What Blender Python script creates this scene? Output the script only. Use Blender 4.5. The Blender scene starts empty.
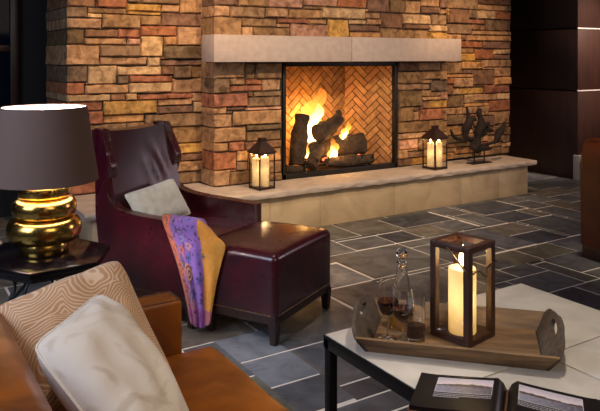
import bpy, bmesh, math, random
from mathutils import Vector, Matrix, noise

# ------------------------------------------------------------------ camera
SC = bpy.context.scene
COL = SC.collection
EYE = 1.5
cam_data = bpy.data.cameras.new('camera')
cam = bpy.data.objects.new('camera', cam_data)
COL.objects.link(cam)
cam_data.sensor_fit = 'HORIZONTAL'
cam_data.sensor_width = 36.0
cam_data.lens = 36.0 * 685.0 / 600.0
cam_data.shift_y = -(205.5 - 57.0) / 600.0
cam_data.clip_start = 0.05
cam.location = (0, 0, EYE)
cam.rotation_euler = (math.radians(90), 0, -math.atan2(685.0, 1090.0))
SC.camera = cam
cam_data.dof.use_dof = True
cam_data.dof.focus_distance = 3.1
cam_data.dof.aperture_fstop = 22.0

# ------------------------------------------------------------------ world, lights, exposure
W = bpy.data.worlds.new('world')
SC.world = W
W.use_nodes = True
W.node_tree.nodes['Background'].inputs[0].default_value = (0.55, 0.6, 0.8, 1)
W.node_tree.nodes['Background'].inputs[1].default_value = 0.022
SC.view_settings.view_transform = 'Standard'
SC.view_settings.look = 'None'
SC.view_settings.gamma = 1.0
SC.view_settings.exposure = 0.12
SC.cycles.transparent_max_bounces = 24


def light(kind, name, loc, energy, color, target=None, size=None, size_y=None, spot=None, blend=0.6, radius=None):
    d = bpy.data.lights.new(name, kind)
    d.energy = energy
    d.color = color
    o = bpy.data.objects.new(name, d)
    COL.objects.link(o)
    o.location = loc
    if target is not None:
        o.rotation_euler = (Vector(target) - Vector(loc)).to_track_quat('-Z', 'Y').to_euler()
    if kind == 'AREA':
        d.shape = 'RECTANGLE'
        d.size = size
        d.size_y = size_y or size
    if kind == 'SPOT':
        d.spot_size = math.radians(spot)
        d.spot_blend = blend
    if radius is not None:
        d.shadow_soft_size = radius
    return o


WARM = (1.0, 0.64, 0.36)
light('SPOT', 'ceiling_spot_left', (1.75, 4.30, 3.0), 155, WARM, (2.0, 5.7, 1.2), spot=80, blend=0.9, radius=0.06)
light('SPOT', 'ceiling_spot_center', (3.2, 2.2, 3.0), 330, (1.0, 0.70, 0.45), (3.7, 5.3, 1.0), spot=85, blend=0.9, radius=0.06)
light('SPOT', 'ceiling_spot_right', (5.3, 4.3, 3.0), 130, WARM, (5.55, 5.5, 0.8), spot=75, blend=0.9, radius=0.06)
light('SPOT', 'hearth_fill_spot', (2.9, 3.2, 3.0), 105, (1.0, 0.80, 0.58), (3.6, 5.0, 0.15), spot=64, blend=0.9, radius=0.06)  # fill lamp added to brighten the hearth front
light('SPOT', 'ceiling_spot_table', (1.9, 1.5, 3.0), 105, (1.0, 0.89, 0.77), (1.95, 1.45, 0.4), spot=70, blend=0.9, radius=0.1)
light('SPOT', 'ceiling_spot_sofa', (0.7, 1.7, 3.0), 56, (1.0, 0.84, 0.68), (0.75, 1.9, 0.5), spot=60, blend=0.9, radius=0.1)
light('SPOT', 'ceiling_spot_armchair', (2.1, 3.2, 3.0), 75, (1.0, 0.8, 0.68), (2.1, 3.9, 0.5), spot=60, blend=0.9, radius=0.1)
light('SPOT', 'ceiling_spot_column', (7.6, 3.6, 3.0), 620, (1.0, 0.72, 0.56), (7.55, 5.28, 1.5), spot=45, blend=0.9, radius=0.1)
light('SPOT', 'ceiling_spot_club', (4.45, 3.0, 3.0), 170, (1.0, 0.75, 0.5), (4.62, 2.95, 0.85), spot=26, blend=0.9, radius=0.1)
light('AREA', 'window_daylight', (-1.6, 2.6, 2.1), 60, (0.66, 0.76, 1.0), (1.4, 3.2, 0.3), size=1.6, size_y=1.6)
light('AREA', 'armchair_highlight_fill', (6.9, 2.3, 1.7), 17, (1.0, 0.78, 0.88), (1.8, 3.8, 0.8), size=0.9, size_y=1.3)  # added area lamp, placed to put a highlight on the armchair back
light('AREA', 'room_fill', (1.5, -1.2, 2.7), 30, (1.0, 0.82, 0.62), (2.9, 4.6, 0.5), size=2.5, size_y=1.5)

# ------------------------------------------------------------------ helpers


def link(name, bm, mat, parent=None, smooth=True, kind=None, angle=None):
    me = bpy.data.meshes.new(name)
    bmesh.ops.recalc_face_normals(bm, faces=bm.faces[:])
    bm.to_mesh(me)
    bm.free()
    mats = mat if isinstance(mat, (list, tuple)) else [mat]
    for m in mats:
        me.materials.append(m)
    if smooth:
        for p in me.polygons:
            p.use_smooth = True
        me.set_sharp_from_angle(angle=math.radians(angle or 40))
    o = bpy.data.objects.new(name, me)
    COL.objects.link(o)
    if parent is not None:
        o.parent = parent
    if kind:
        o['kind'] = kind
    return o


def tag(o, label, cat, group=None):
    o['label'] = label
    o['category'] = cat
    if group:
        o['group'] = group
    return o


def thing(name, label, cat, loc=(0, 0, 0), rz=0.0, group=None):
    o = bpy.data.objects.new(name, None)
    o.empty_display_size = 0.05
    COL.objects.link(o)
    o.location = loc
    o.rotation_euler = (0, 0, rz)
    return tag(o, label, cat, group)


def BM():
    return bmesh.new()


def merge(dst, src, M=None):
    me = bpy.data.meshes.new('tmp')
    if M is not None:
        src.transform(M)
    src.to_mesh(me)
    src.free()
    dst.from_mesh(me)
    bpy.data.meshes.remove(me)


def box(bm, c0, c1, bevel=0.0, seg=2, M=None):
    b = bmesh.new()
    bmesh.ops.create_cube(b, size=1.0)
    s = [c1[i] - c0[i] for i in range(3)]
    for v in b.verts:
        for i in range(3):
            v.co[i] = c0[i] + (v.co[i] + 0.5) * s[i]
    if bevel > 0:
        bmesh.ops.bevel(b, geom=b.edges[:], offset=bevel, segments=seg, profile=0.5, affect='EDGES')
    merge(bm, b, M)
    return bm


def frustum(bm, c, z0, z1, h0, h1, bevel=0.0):
    """square post: half sizes h0 at z0, h1 at z1, centre c"""
    b = bmesh.new()
    vs = []
    for z, h in ((z0, h0), (z1, h1)):
        hx, hy = h if isinstance(h, tuple) else (h, h)
        vs.append([b.verts.new((c[0] + sx * hx, c[1] + sy * hy, z)) for sx, sy in ((-1, -1), (1, -1), (1, 1), (-1, 1))])
    b.faces.new(vs[0][::-1])
    b.faces.new(vs[1])
    for i in range(4):
        j = (i + 1) % 4
        b.faces.new((vs[0][i], vs[0][j], vs[1][j], vs[1][i]))
    if bevel:
        bmesh.ops.bevel(b, geom=b.edges[:], offset=bevel, segments=2, affect='EDGES')
    merge(bm, b)
    return bm


def lathe(bm, prof, seg=32, c=(0, 0), close=False):
    rings = []
    for r, z in prof:
        if r < 1e-5:
            rings.append([bm.verts.new((c[0], c[1], z))])
        else:
            rings.append([bm.verts.new((c[0] + r * math.cos(2 * math.pi * i / seg), c[1] + r * math.sin(2 * math.pi * i / seg), z)) for i in range(seg)])
    for a, b in zip(rings, rings[1:]):
        for i in range(seg):
            j = (i + 1) % seg
            if len(a) == 1 and len(b) == 1:
                continue
            if len(a) == 1:
                bm.faces.new((a[0], b[j], b[i]))
            elif len(b) == 1:
                bm.faces.new((a[i], a[j], b[0]))
            else:
                bm.faces.new((a[i], a[j], b[j], b[i]))
    return bm


def spline(pts, n=6):
    P = [Vector(p) for p in pts]
    out = []
    for i in range(len(P) - 1):
        p0 = P[i - 1] if i > 0 else P[i] * 2 - P[i + 1]
        p1, p2 = P[i], P[i + 1]
        p3 = P[i + 2] if i + 2 < len(P) else P[i + 1] * 2 - P[i]
        for k in range(n):
            t = k / n
            out.append(0.5 * ((2 * p1) + (p2 - p0) * t + (2 * p0 - 5 * p1 + 4 * p2 - p3) * t * t + (3 * p1 - p0 - 3 * p2 + p3) * t * t * t))
    out.append(P[-1])
    return out


def tube(bm, pts, rad, seg=8, rough=0.0, seed=0, flat=1.0):
    P = [Vector(p) for p in pts]
    n = len(P)
    if not isinstance(rad, (list, tuple)):
        rad = [rad] * n
    if len(rad) != n:
        R = []
        for i in range(n):
            f = i / (n - 1) * (len(rad) - 1)
            k = min(int(f), len(rad) - 2)
            R.append(rad[k] + (rad[k + 1] - rad[k]) * (f - k))
        rad = R
    rings = []
    ref = Vector((0, 0, 1))
    t0 = (P[1] - P[0]).normalized()
    if abs(t0.dot(ref)) > 0.9:
        ref = Vector((0, 1, 0))
    a = t0.cross(ref).normalized()
    for i in range(n):
        t = (P[min(i + 1, n - 1)] - P[max(i - 1, 0)]).normalized()
        a = (a - t * a.dot(t)).normalized()
        b = t.cross(a)
        ring = []
        for k in range(seg):
            an = 2 * math.pi * k / seg
            d = a * math.cos(an) + b * math.sin(an) * flat
            r = rad[i]
            if rough:
                r *= 1 + rough * noise.noise((P[i] + d * rad[i]) * 14 + Vector((seed, 0, 0)))
            ring.append(bm.verts.new(P[i] + d * r))
        rings.append(ring)
    for r0, r1 in zip(rings, rings[1:]):
        for k in range(seg):
            j = (k + 1) % seg
            bm.faces.new((r0[k], r0[j], r1[j], r1[k]))
    bm.faces.new(rings[0][::-1])
    bm.faces.new(rings[-1])
    return bm


def prism(bm, poly, axis, a0, a1, bevel=0.0, seg=2):
    """extrude a 2-D outline along an axis ('x','y' or 'z') from a0 to a1"""
    b = bmesh.new()

    def mk(p, a):
        if axis == 'x':
            return (a, p[0], p[1])
        if axis == 'y':
            return (p[0], a, p[1])
        return (p[0], p[1], a)
    lo = [b.verts.new(mk(p, a0)) for p in poly]
    hi = [b.verts.new(mk(p, a1)) for p in poly]
    n = len(poly)
    f0 = b.faces.new(lo)
    f1 = b.faces.new(hi[::-1])
    for i in range(n):
        j = (i + 1) % n
        b.faces.new((lo[i], hi[i], hi[j], lo[j]))
    if bevel:
        ed = list(f0.edges) + list(f1.edges)
        bmesh.ops.bevel(b, geom=ed, offset=bevel, segments=seg, profile=0.5, affect='EDGES')
    merge(bm, b)
    return bm


def cushion(bm, cs, thick, n=18, pinch=0.06, rnd_=0.05, seed=0, wrinkle=0.006):
    """pillow between four corners (tl, tr, br, bl), inflated along its normal; uv = (s, t)"""
    tl, tr, br, bl = [Vector(c) for c in cs]
    N = ((tr - bl).cross(tl - br)).normalized()
    uvl = bm.loops.layers.uv.verify()
    ctr = (tl + tr + br + bl) / 4

    def pos(s, t, side):
        a, b = 2 * s - 1, 2 * t - 1
        k_ = 1 - rnd_ * (a * a * b * b) ** 3
        s, t = 0.5 + (s - 0.5) * k_, 0.5 + (t - 0.5) * k_
        p = (tl * (1 - s) + tr * s) * (1 - t) + (bl * (1 - s) + br * s) * t
        pin = pinch * ((1 - a * a) * abs(b) ** 3 + (1 - b * b) * abs(a) ** 3)
        p = p + (ctr - p) * pin
        h = max(0.0, (1 - a ** 4)) ** 0.6 * max(0.0, (1 - b ** 4)) ** 0.6
        w = wrinkle * noise.noise(Vector((s * 5, t * 5, seed + side))) * h
        return p + N * side * (thick * 0.5 * h + w)
    grids = {}
    for side in (1, -1):
        g = []
        for i in range(n + 1):
            row = []
            for j in range(n + 1):
                edge = i in (0, n) or j in (0, n)
                if side == -1 and edge:
                    row.append(grids[1][i][j])
                else:
                    row.append(bm.verts.new(pos(i / n, j / n, side)))
            g.append(row)
        grids[side] = g
        for i in range(n):
            for j in range(n):
                q = [(i, j), (i + 1, j), (i + 1, j + 1), (i, j + 1)]
                f = bm.faces.new([g[a][b] for a, b in q])
                for lp, (a, b) in zip(f.loops, q):
                    lp[uvl].uv = (a / n, b / n)
    return bm


def perimeter(cs, pinch=0.06, n=26, rnd_=0.05):
    tl, tr, br, bl = [Vector(c) for c in cs]
    ctr = (tl + tr + br + bl) / 4
    out = []
    for k in range(4 * n):
        e, f = divmod(k, n)
        f = f / n
        s, t = ((f, 0), (1, f), (1 - f, 1), (0, 1 - f))[e]
        a, b = 2 * s - 1, 2 * t - 1
        k_ = 1 - rnd_ * (a * a * b * b) ** 3
        s, t = 0.5 + (s - 0.5) * k_, 0.5 + (t - 0.5) * k_
        p = (tl * (1 - s) + tr * s) * (1 - t) + (bl * (1 - s) + br * s) * t
        pin = pinch * ((1 - a * a) * abs(b) ** 3 + (1 - b * b) * abs(a) ** 3)
        out.append(p + (ctr - p) * pin)
    out.append(out[0])
    return out


# ------------------------------------------------------------------ materials
class NT:
    def __init__(self, m):
        m.use_nodes = True
        self.t = m.node_tree
        self.b = self.t.nodes['Principled BSDF']

    def n(self, typ, **kw):
        x = self.t.nodes.new(typ)
        for k, v in kw.items():
            setattr(x, k, v)
        return x

    def l(self, a, b):
        self.t.links.new(a, b)


def c4(c):
    return (c[0], c[1], c[2], 1.0)


def mat(name, color, rough=0.5, metal=0.0, spec=0.5, color2=None, nscale=8.0, ndist=0.0, stretch=(1, 1, 1), bump=0.0, bscale=40.0,
        attr=False, coat=0.0, sheen=0.0, rough2=None, sss=0.0, ramp=(0.35, 0.7), detail=5.0):
    m = bpy.data.materials.new(name)
    k = NT(m)
    b = k.b
    b.inputs['Base Color'].default_value = c4(color)
    b.inputs['Roughness'].default_value = rough
    b.inputs['Metallic'].default_value = metal
    b.inputs['Specular IOR Level'].default_value = spec
    b.inputs['Coat Weight'].default_value = coat
    b.inputs['Coat Roughness'].default_value = 0.28
    b.inputs['Sheen Weight'].default_value = sheen
    if sss:
        b.inputs['Subsurface Weight'].default_value = sss
        b.inputs['Subsurface Radius'].default_value = (0.05, 0.03, 0.015)
        b.inputs['Subsurface Scale'].default_value = 1.0
    tc = k.n('ShaderNodeTexCoord')
    mp = k.n('ShaderNodeMapping')
    mp.inputs['Scale'].default_value = stretch
    k.l(tc.outputs['Object'], mp.inputs['Vector'])
    if color2 is not None or attr or rough2 is not None:
        nz = k.n('ShaderNodeTexNoise')
        nz.inputs['Scale'].default_value = nscale
        nz.inputs['Detail'].default_value = detail
        nz.inputs['Distortion'].default_value = ndist
        k.l(mp.outputs[0], nz.inputs['Vector'])
        rp = k.n('ShaderNodeMapRange')
        rp.inputs['From Min'].default_value = ramp[0]
        rp.inputs['From Max'].default_value = ramp[1]
        k.l(nz.outputs['Fac'], rp.inputs['Value'])
        if rough2 is not None:
            rr = k.n('ShaderNodeMapRange')
            rr.inputs['To Min'].default_value = rough
            rr.inputs['To Max'].default_value = rough2
            k.l(rp.outputs[0], rr.inputs['Value'])
            k.l(rr.outputs[0], b.inputs['Roughness'])
        if color2 is not None or attr:
            mx = k.n('ShaderNodeMix', data_type='RGBA')
            k.l(rp.outputs[0], mx.inputs['Factor'])
            if attr:
                at = k.n('ShaderNodeAttribute', attribute_name='Col')
                mx.blend_type = 'MULTIPLY'
                k.l(at.outputs['Color'], mx.inputs['A'])
                mx.inputs['B'].default_value = c4(color2 or (0.6, 0.6, 0.6))
            else:
                mx.inputs['A'].default_value = c4(color)
                mx.inputs['B'].default_value = c4(color2)
            k.l(mx.outputs['Result'], b.inputs['Base Color'])
    if bump:
        bz = k.n('ShaderNodeTexNoise')
        bz.inputs['Scale'].default_value = bscale
        bz.inputs['Detail'].default_value = 6
        k.l(mp.outputs[0], bz.inputs['Vector'])
        bp = k.n('ShaderNodeBump')
        bp.inputs['Strength'].default_value = bump
        bp.inputs['Distance'].default_value = 0.01
        k.l(bz.outputs['Fac'], bp.inputs['Height'])
        k.l(bp.outputs[0], b.inputs['Normal'])
    return m


def glass_mat(name, tint=(1, 1, 1), ior=1.45, rough=0.0):
    m = bpy.data.materials.new(name)
    k = NT(m)
    k.t.nodes.remove(k.b)
    out = [x for x in k.t.nodes if x.type == 'OUTPUT_MATERIAL'][0]
    tr = k.n('ShaderNodeBsdfTransparent')
    tr.inputs[0].default_value = c4(tint)
    gl = k.n('ShaderNodeBsdfGlossy')
    gl.inputs['Roughness'].default_value = rough
    lw = k.n('ShaderNodeLayerWeight')
    lw.inputs['Blend'].default_value = 0.5
    pw = k.n('ShaderNodeMath', operation='POWER')
    pw.inputs[1].default_value = 5.0
    k.l(lw.outputs['Facing'], pw.inputs[0])
    fr = k.n('ShaderNodeMath', operation='MULTIPLY_ADD')
    f0 = ((ior - 1) / (ior + 1)) ** 2
    fr.inputs[1].default_value = (1 - f0) * 0.8
    fr.inputs[2].default_value = f0
    k.l(pw.outputs[0], fr.inputs[0])
    mx = k.n('ShaderNodeMixShader')
    k.l(fr.outputs[0], mx.inputs[0])
    k.l(tr.outputs[0], mx.inputs[1])
    k.l(gl.outputs[0], mx.inputs[2])
    k.l(mx.outputs[0], out.inputs[0])
    return m


def emit_mat(name, color, strength):
    m = bpy.data.materials.new(name)
    k = NT(m)
    k.b.inputs['Base Color'].default_value = (0, 0, 0, 1)
    k.b.inputs['Emission Color'].default_value = c4(color)
    k.b.inputs['Emission Strength'].default_value = strength
    return m


def flame_mat(name, c_low, c_top, strength, dens):
    """gas flame: gives off light, brighter at its foot, thin towards its tip"""
    m = bpy.data.materials.new(name)
    k = NT(m)
    k.t.nodes.remove(k.b)
    out = [x for x in k.t.nodes if x.type == 'OUTPUT_MATERIAL'][0]
    tc = k.n('ShaderNodeTexCoord')
    sp = k.n('ShaderNodeSeparateXYZ')
    k.l(tc.outputs['Generated'], sp.inputs[0])
    mx = k.n('ShaderNodeMix', data_type='RGBA')
    mx.inputs['A'].default_value = c4(c_low)
    mx.inputs['B'].default_value = c4(c_top)
    k.l(sp.outputs['Z'], mx.inputs['Factor'])
    em = k.n('ShaderNodeEmission')
    em.inputs['Strength'].default_value = strength
    k.l(mx.outputs['Result'], em.inputs[0])
    nz = k.n('ShaderNodeTexNoise')
    nz.inputs['Scale'].default_value = 9
    k.l(tc.outputs['Object'], nz.inputs['Vector'])
    mr = k.n('ShaderNodeMapRange')
    mr.inputs['From Min'].default_value = 0.15
    mr.inputs['From Max'].default_value = 1.0
    mr.inputs['To Min'].default_value = dens
    mr.inputs['To Max'].default_value = 0.05
    k.l(sp.outputs['Z'], mr.inputs['Value'])
    mu = k.n('ShaderNodeMath', operation='MULTIPLY')
    k.l(mr.outputs[0], mu.inputs[0])
    m2 = k.n('ShaderNodeMapRange')
    m2.inputs['From Min'].default_value = 0.3
    m2.inputs['From Max'].default_value = 0.6
    m2.inputs['To Min'].default_value = 0.45
    k.l(nz.outputs['Fac'], m2.inputs['Value'])
    k.l(m2.outputs[0], mu.inputs[1])
    tr = k.n('ShaderNodeBsdfTransparent')
    ms = k.n('ShaderNodeMixShader')
    k.l(mu.outputs[0], ms.inputs[0])
    k.l(tr.outputs[0], ms.inputs[1])
    k.l(em.outputs[0], ms.inputs[2])
    k.l(ms.outputs[0], out.inputs[0])
    return m


M = {}
M['stone'] = mat('ledge_stone', (0.4, 0.3, 0.2), rough=0.82, attr=True, color2=(0.34, 0.28, 0.21), nscale=14, ndist=0.8, bump=0.9, bscale=30, ramp=(0.36, 0.70))
M['mortar'] = mat('dark_joint', (0.03, 0.022, 0.016), rough=0.95)
M['slate'] = mat('slate_tile', (0.2, 0.2, 0.2), rough=0.42, attr=True, color2=(0.5, 0.47, 0.44), nscale=5, ndist=1.2, bump=0.25, bscale=26, rough2=0.62)
M['grout'] = mat('grout', (0.74, 0.70, 0.65), rough=0.9)
M['limestone'] = mat('limestone', (0.46, 0.385, 0.345), rough=0.75, color2=(0.39, 0.325, 0.29), nscale=16, bump=0.15, bscale=60)
M['hearth_top'] = mat('hearth_slab_stone', (0.50, 0.43, 0.37), rough=0.7, color2=(0.37, 0.31, 0.265), nscale=9, bump=0.35, bscale=45)
M['hearth_base'] = mat('hearth_panel_stone', (0.56, 0.44, 0.27), rough=0.75, color2=(0.42, 0.32, 0.19), nscale=4, ndist=0.8, bump=0.1, bscale=50)
M['black_metal'] = mat('black_metal', (0.006, 0.0055, 0.0055), rough=0.45, metal=0.1)
M['firebrick'] = mat('fire_brick', (0.52, 0.24, 0.09), rough=0.8, attr=True, color2=(0.66, 0.58, 0.50), nscale=18, bump=0.2, bscale=80)
M['fire_joint'] = mat('fire_brick_joint', (0.05, 0.025, 0.012), rough=0.95)
M['soot'] = mat('firebox_floor', (0.22, 0.12, 0.06), rough=0.9, color2=(0.05, 0.03, 0.02), nscale=10)
M['bark'] = mat('charred_bark', (0.022, 0.014, 0.009), rough=0.95, color2=(0.075, 0.045, 0.024), nscale=16, stretch=(1, 1, 1), ndist=1.5, bump=1.0, bscale=30)
M['log_end'] = mat('log_cut_end', (0.13, 0.08, 0.04), rough=0.85, color2=(0.05, 0.03, 0.02), nscale=20)
M['burgundy'] = mat('burgundy_leather', (0.072, 0.004, 0.012), rough=0.25, spec=0.7, color2=(0.015, 0.002, 0.005), nscale=3.5, bump=0.05, bscale=18, rough2=0.36, coat=0.35)
M['dark_wood'] = mat('dark_wood', (0.035, 0.015, 0.011), rough=0.35, color2=(0.018, 0.008, 0.006), nscale=6, stretch=(8, 8, 1))
M['bronze'] = mat('bronze_nail', (0.35, 0.22, 0.12), rough=0.3, metal=1.0)
M['sage'] = mat('sage_chenille', (0.80, 0.84, 0.78), rough=0.95, color2=(0.62, 0.66, 0.61), nscale=22, sheen=0.4, bump=0.3, bscale=120)
M['throw'] = mat('printed_cloth', (0.3, 0.2, 0.4), rough=0.85, attr=True, color2=(0.85, 0.85, 0.85), nscale=60, sheen=0.2)
M['gold'] = mat('mercury_gold', (0.70, 0.45, 0.11), rough=0.2, metal=1.0, color2=(0.26, 0.15, 0.035), nscale=28, ndist=0.5, ramp=(0.5, 0.72), rough2=0.3)
M['shade'] = mat('shade_fabric', (0.155, 0.098, 0.080), rough=0.9, bump=0.1, bscale=150)
M['shade_in'] = mat('shade_lining', (0.92, 0.88, 0.86), rough=0.8)
M['espresso'] = mat('espresso_lacquer', (0.007, 0.005, 0.006), rough=0.13, spec=0.35)
M['orange'] = mat('cognac_leather', (0.29, 0.080, 0.003), rough=0.30, spec=0.5, color2=(0.11, 0.027, 0.002), nscale=5, ndist=0.7, bump=0.08, bscale=25, rough2=0.5)
M['thread'] = mat('stitch_thread', (0.10, 0.045, 0.02), rough=0.8)
M['club'] = mat('club_leather', (0.075, 0.014, 0.004), rough=0.3, color2=(0.035, 0.007, 0.002), nscale=5, bump=0.06, bscale=25)
M['table_stone'] = mat('table_stone', (0.66, 0.61, 0.54), rough=0.5, color2=(0.50, 0.46, 0.40), nscale=6, ndist=0.6, bump=0.06, bscale=40)
M['tray'] = mat('tray_wood', (0.27, 0.155, 0.070), rough=0.6, color2=(0.11, 0.062, 0.030), nscale=5, stretch=(1.2, 9, 9), ndist=0.4, bump=0.2, bscale=20)
M['tray_end'] = mat('tray_end_wood', (0.120, 0.085, 0.058), rough=0.75, color2=(0.040, 0.027, 0.019), nscale=7, stretch=(9, 9, 2), ndist=0.8, bump=0.3, bscale=25)
M['lantern_wood'] = mat('lantern_frame', (0.068, 0.025, 0.014), rough=0.5, color2=(0.034, 0.013, 0.008), nscale=8, stretch=(6, 6, 1))
M['lantern_metal'] = mat('aged_copper', (0.040, 0.017, 0.012), rough=0.5, metal=0.3, color2=(0.02, 0.010, 0.008), nscale=12)
M['hook'] = mat('hook_wire', (0.13, 0.075, 0.04), rough=0.35, metal=1.0)
M['brass'] = mat('aged_brass', (0.42, 0.26, 0.12), rough=0.35, metal=1.0)
wm = bpy.data.materials.new('ivory_wax')
wk = NT(wm)
wk.b.inputs['Base Color'].default_value = (0.95, 0.84, 0.60, 1)
wk.b.inputs['Roughness'].default_value = 0.5
wtr = wk.n('ShaderNodeBsdfTranslucent')
wtr.inputs[0].default_value = (0.98, 0.90, 0.68, 1)
wmx = wk.n('ShaderNodeMixShader')
wmx.inputs[0].default_value = 0.45
wk.l(wk.b.outputs[0], wmx.inputs[1])
wk.l(wtr.outputs[0], wmx.inputs[2])
wk.l(wmx.outputs[0], [x for x in wk.t.nodes if x.type == 'OUTPUT_MATERIAL'][0].inputs[0])
M['wax'] = wm
M['wick'] = mat('wick', (0.02, 0.015, 0.01), rough=0.9)
M['pane'] = glass_mat('clear_pane', (0.985, 0.98, 0.975), 1.45)
M['crystal'] = glass_mat('clear_glass', (0.985, 0.985, 0.985), 1.6)
gm = bpy.data.materials.new('blown_glass')
gk = NT(gm)
gk.b.inputs['Base Color'].default_value = (1, 1, 1, 1)
gk.b.inputs['Roughness'].default_value = 0.0
gk.b.inputs['IOR'].default_value = 1.45
gk.b.inputs['Transmission Weight'].default_value = 1.0
M['blown'] = gm
M['wine'] = mat('red_wine', (0.022, 0.0006, 0.002), rough=0.05, spec=0.6)
M['amber'] = mat('amber_spirit', (0.75, 0.36, 0.03), rough=0.08, spec=0.5)
M['amber'].node_tree.nodes['Principled BSDF'].inputs['Transmission Weight'].default_value = 0.55
M['driftwood'] = mat('dark_driftwood', (0.007, 0.0035, 0.003), rough=0.85, color2=(0.018, 0.008, 0.005), nscale=9, bump=0.5, bscale=25)
M['page'] = mat('black_page', (0.010, 0.008, 0.008), rough=0.4, spec=0.25)
M['print'] = mat('photo_print', (0.5, 0.5, 0.5), rough=0.35, attr=True, color2=(0.9, 0.9, 0.9), nscale=80)
M['caption'] = mat('caption_ink', (0.45, 0.44, 0.48), rough=0.6)
M['copper_edge'] = mat('cover_edge', (0.14, 0.055, 0.022), rough=0.5)
M['panel_wood'] = mat('column_wood', (0.036, 0.013, 0.008), rough=0.5, color2=(0.020, 0.007, 0.005), nscale=4, stretch=(7, 7, 0.7))
M['steel'] = mat('steel_strip', (0.75, 0.72, 0.72), rough=0.3, metal=0.2)
M['plinth'] = mat('plinth_stone', (0.33, 0.32, 0.33), rough=0.7)
M['dark_wall'] = mat('dark_wall', (0.012, 0.010, 0.010), rough=0.8)
M['night_glass'] = mat('night_glass', (0.004, 0.006, 0.014), rough=0.05, spec=0.06)
M['plaster'] = mat('ceiling_plaster', (0.30, 0.27, 0.24), rough=0.9)
M['flame_out'] = flame_mat('flame_outer', (1.0, 0.50, 0.08), (1.0, 0.22, 0.02), 5.0, 0.55)
M['flame_in'] = flame_mat('flame_inner', (1.0, 0.80, 0.36), (1.0, 0.48, 0.08), 11.0, 0.85)
M['ember'] = emit_mat('ember', (1.0, 0.16, 0.05), 2.5)
M['candle_flame'] = emit_mat('candle_flame', (1.0, 0.72, 0.32), 45.0)
M['bulb'] = emit_mat('lamp_bulb', (1.0, 0.9, 0.82), 30.0)

# ------------------------------------------------------------------ setting: floor
TILE_COL = {'k': (0.058, 0.070, 0.096), 'b': (0.160, 0.148, 0.132), 'g': (0.125, 0.138, 0.155), 'l': (0.25, 0.285, 0.34), 'o': (0.145, 0.145, 0.125), 'd': (0.105, 0.118, 0.145)}
TILES = [(3.965, 4.60, 4.575, 4.97, 'k'), (3.50, 4.575, 3.965, 4.97, 'b'), (3.60, 4.26, 3.90, 4.54, 'k'), (3.20, 4.26, 3.60, 4.54, 'g'),
         (3.94, 4.28, 4.24, 4.57, 'b'), (4.24, 4.28, 4.575, 4.57, 'g'), (4.9, 4.24, 5.35, 4.56, 'k'), (4.54, 3.93, 4.95, 4.24, 'b'),
         (4.54, 3.64, 4.95, 3.93, 'k'), (4.95, 4.56, 5.54, 4.97, 'k'), (5.0, 3.65, 5.5, 4.24, 'g'), (4.24, 3.34, 4.64, 3.63, 'o'), (3.93, 3.34, 4.24, 3.63, 'o'),
         (1.53, 3.0, 1.825, 3.31, 'l'), (1.53, 2.70, 1.825, 3.0, 'l'), (1.53, 2.42, 1.825, 2.70, 'd'), (1.83, 3.0, 2.44, 3.61, 'g'), (1.83, 2.55, 2.44, 3.0, 'd'),
         (2.89, 3.65, 3.60, 4.25, 'g'), (2.45, 3.15, 2.87, 3.64, 'd'), (2.45, 3.65, 2.88, 4.08, 'l'), (4.64, 3.02, 5.55, 3.64, 'd')]


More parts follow.
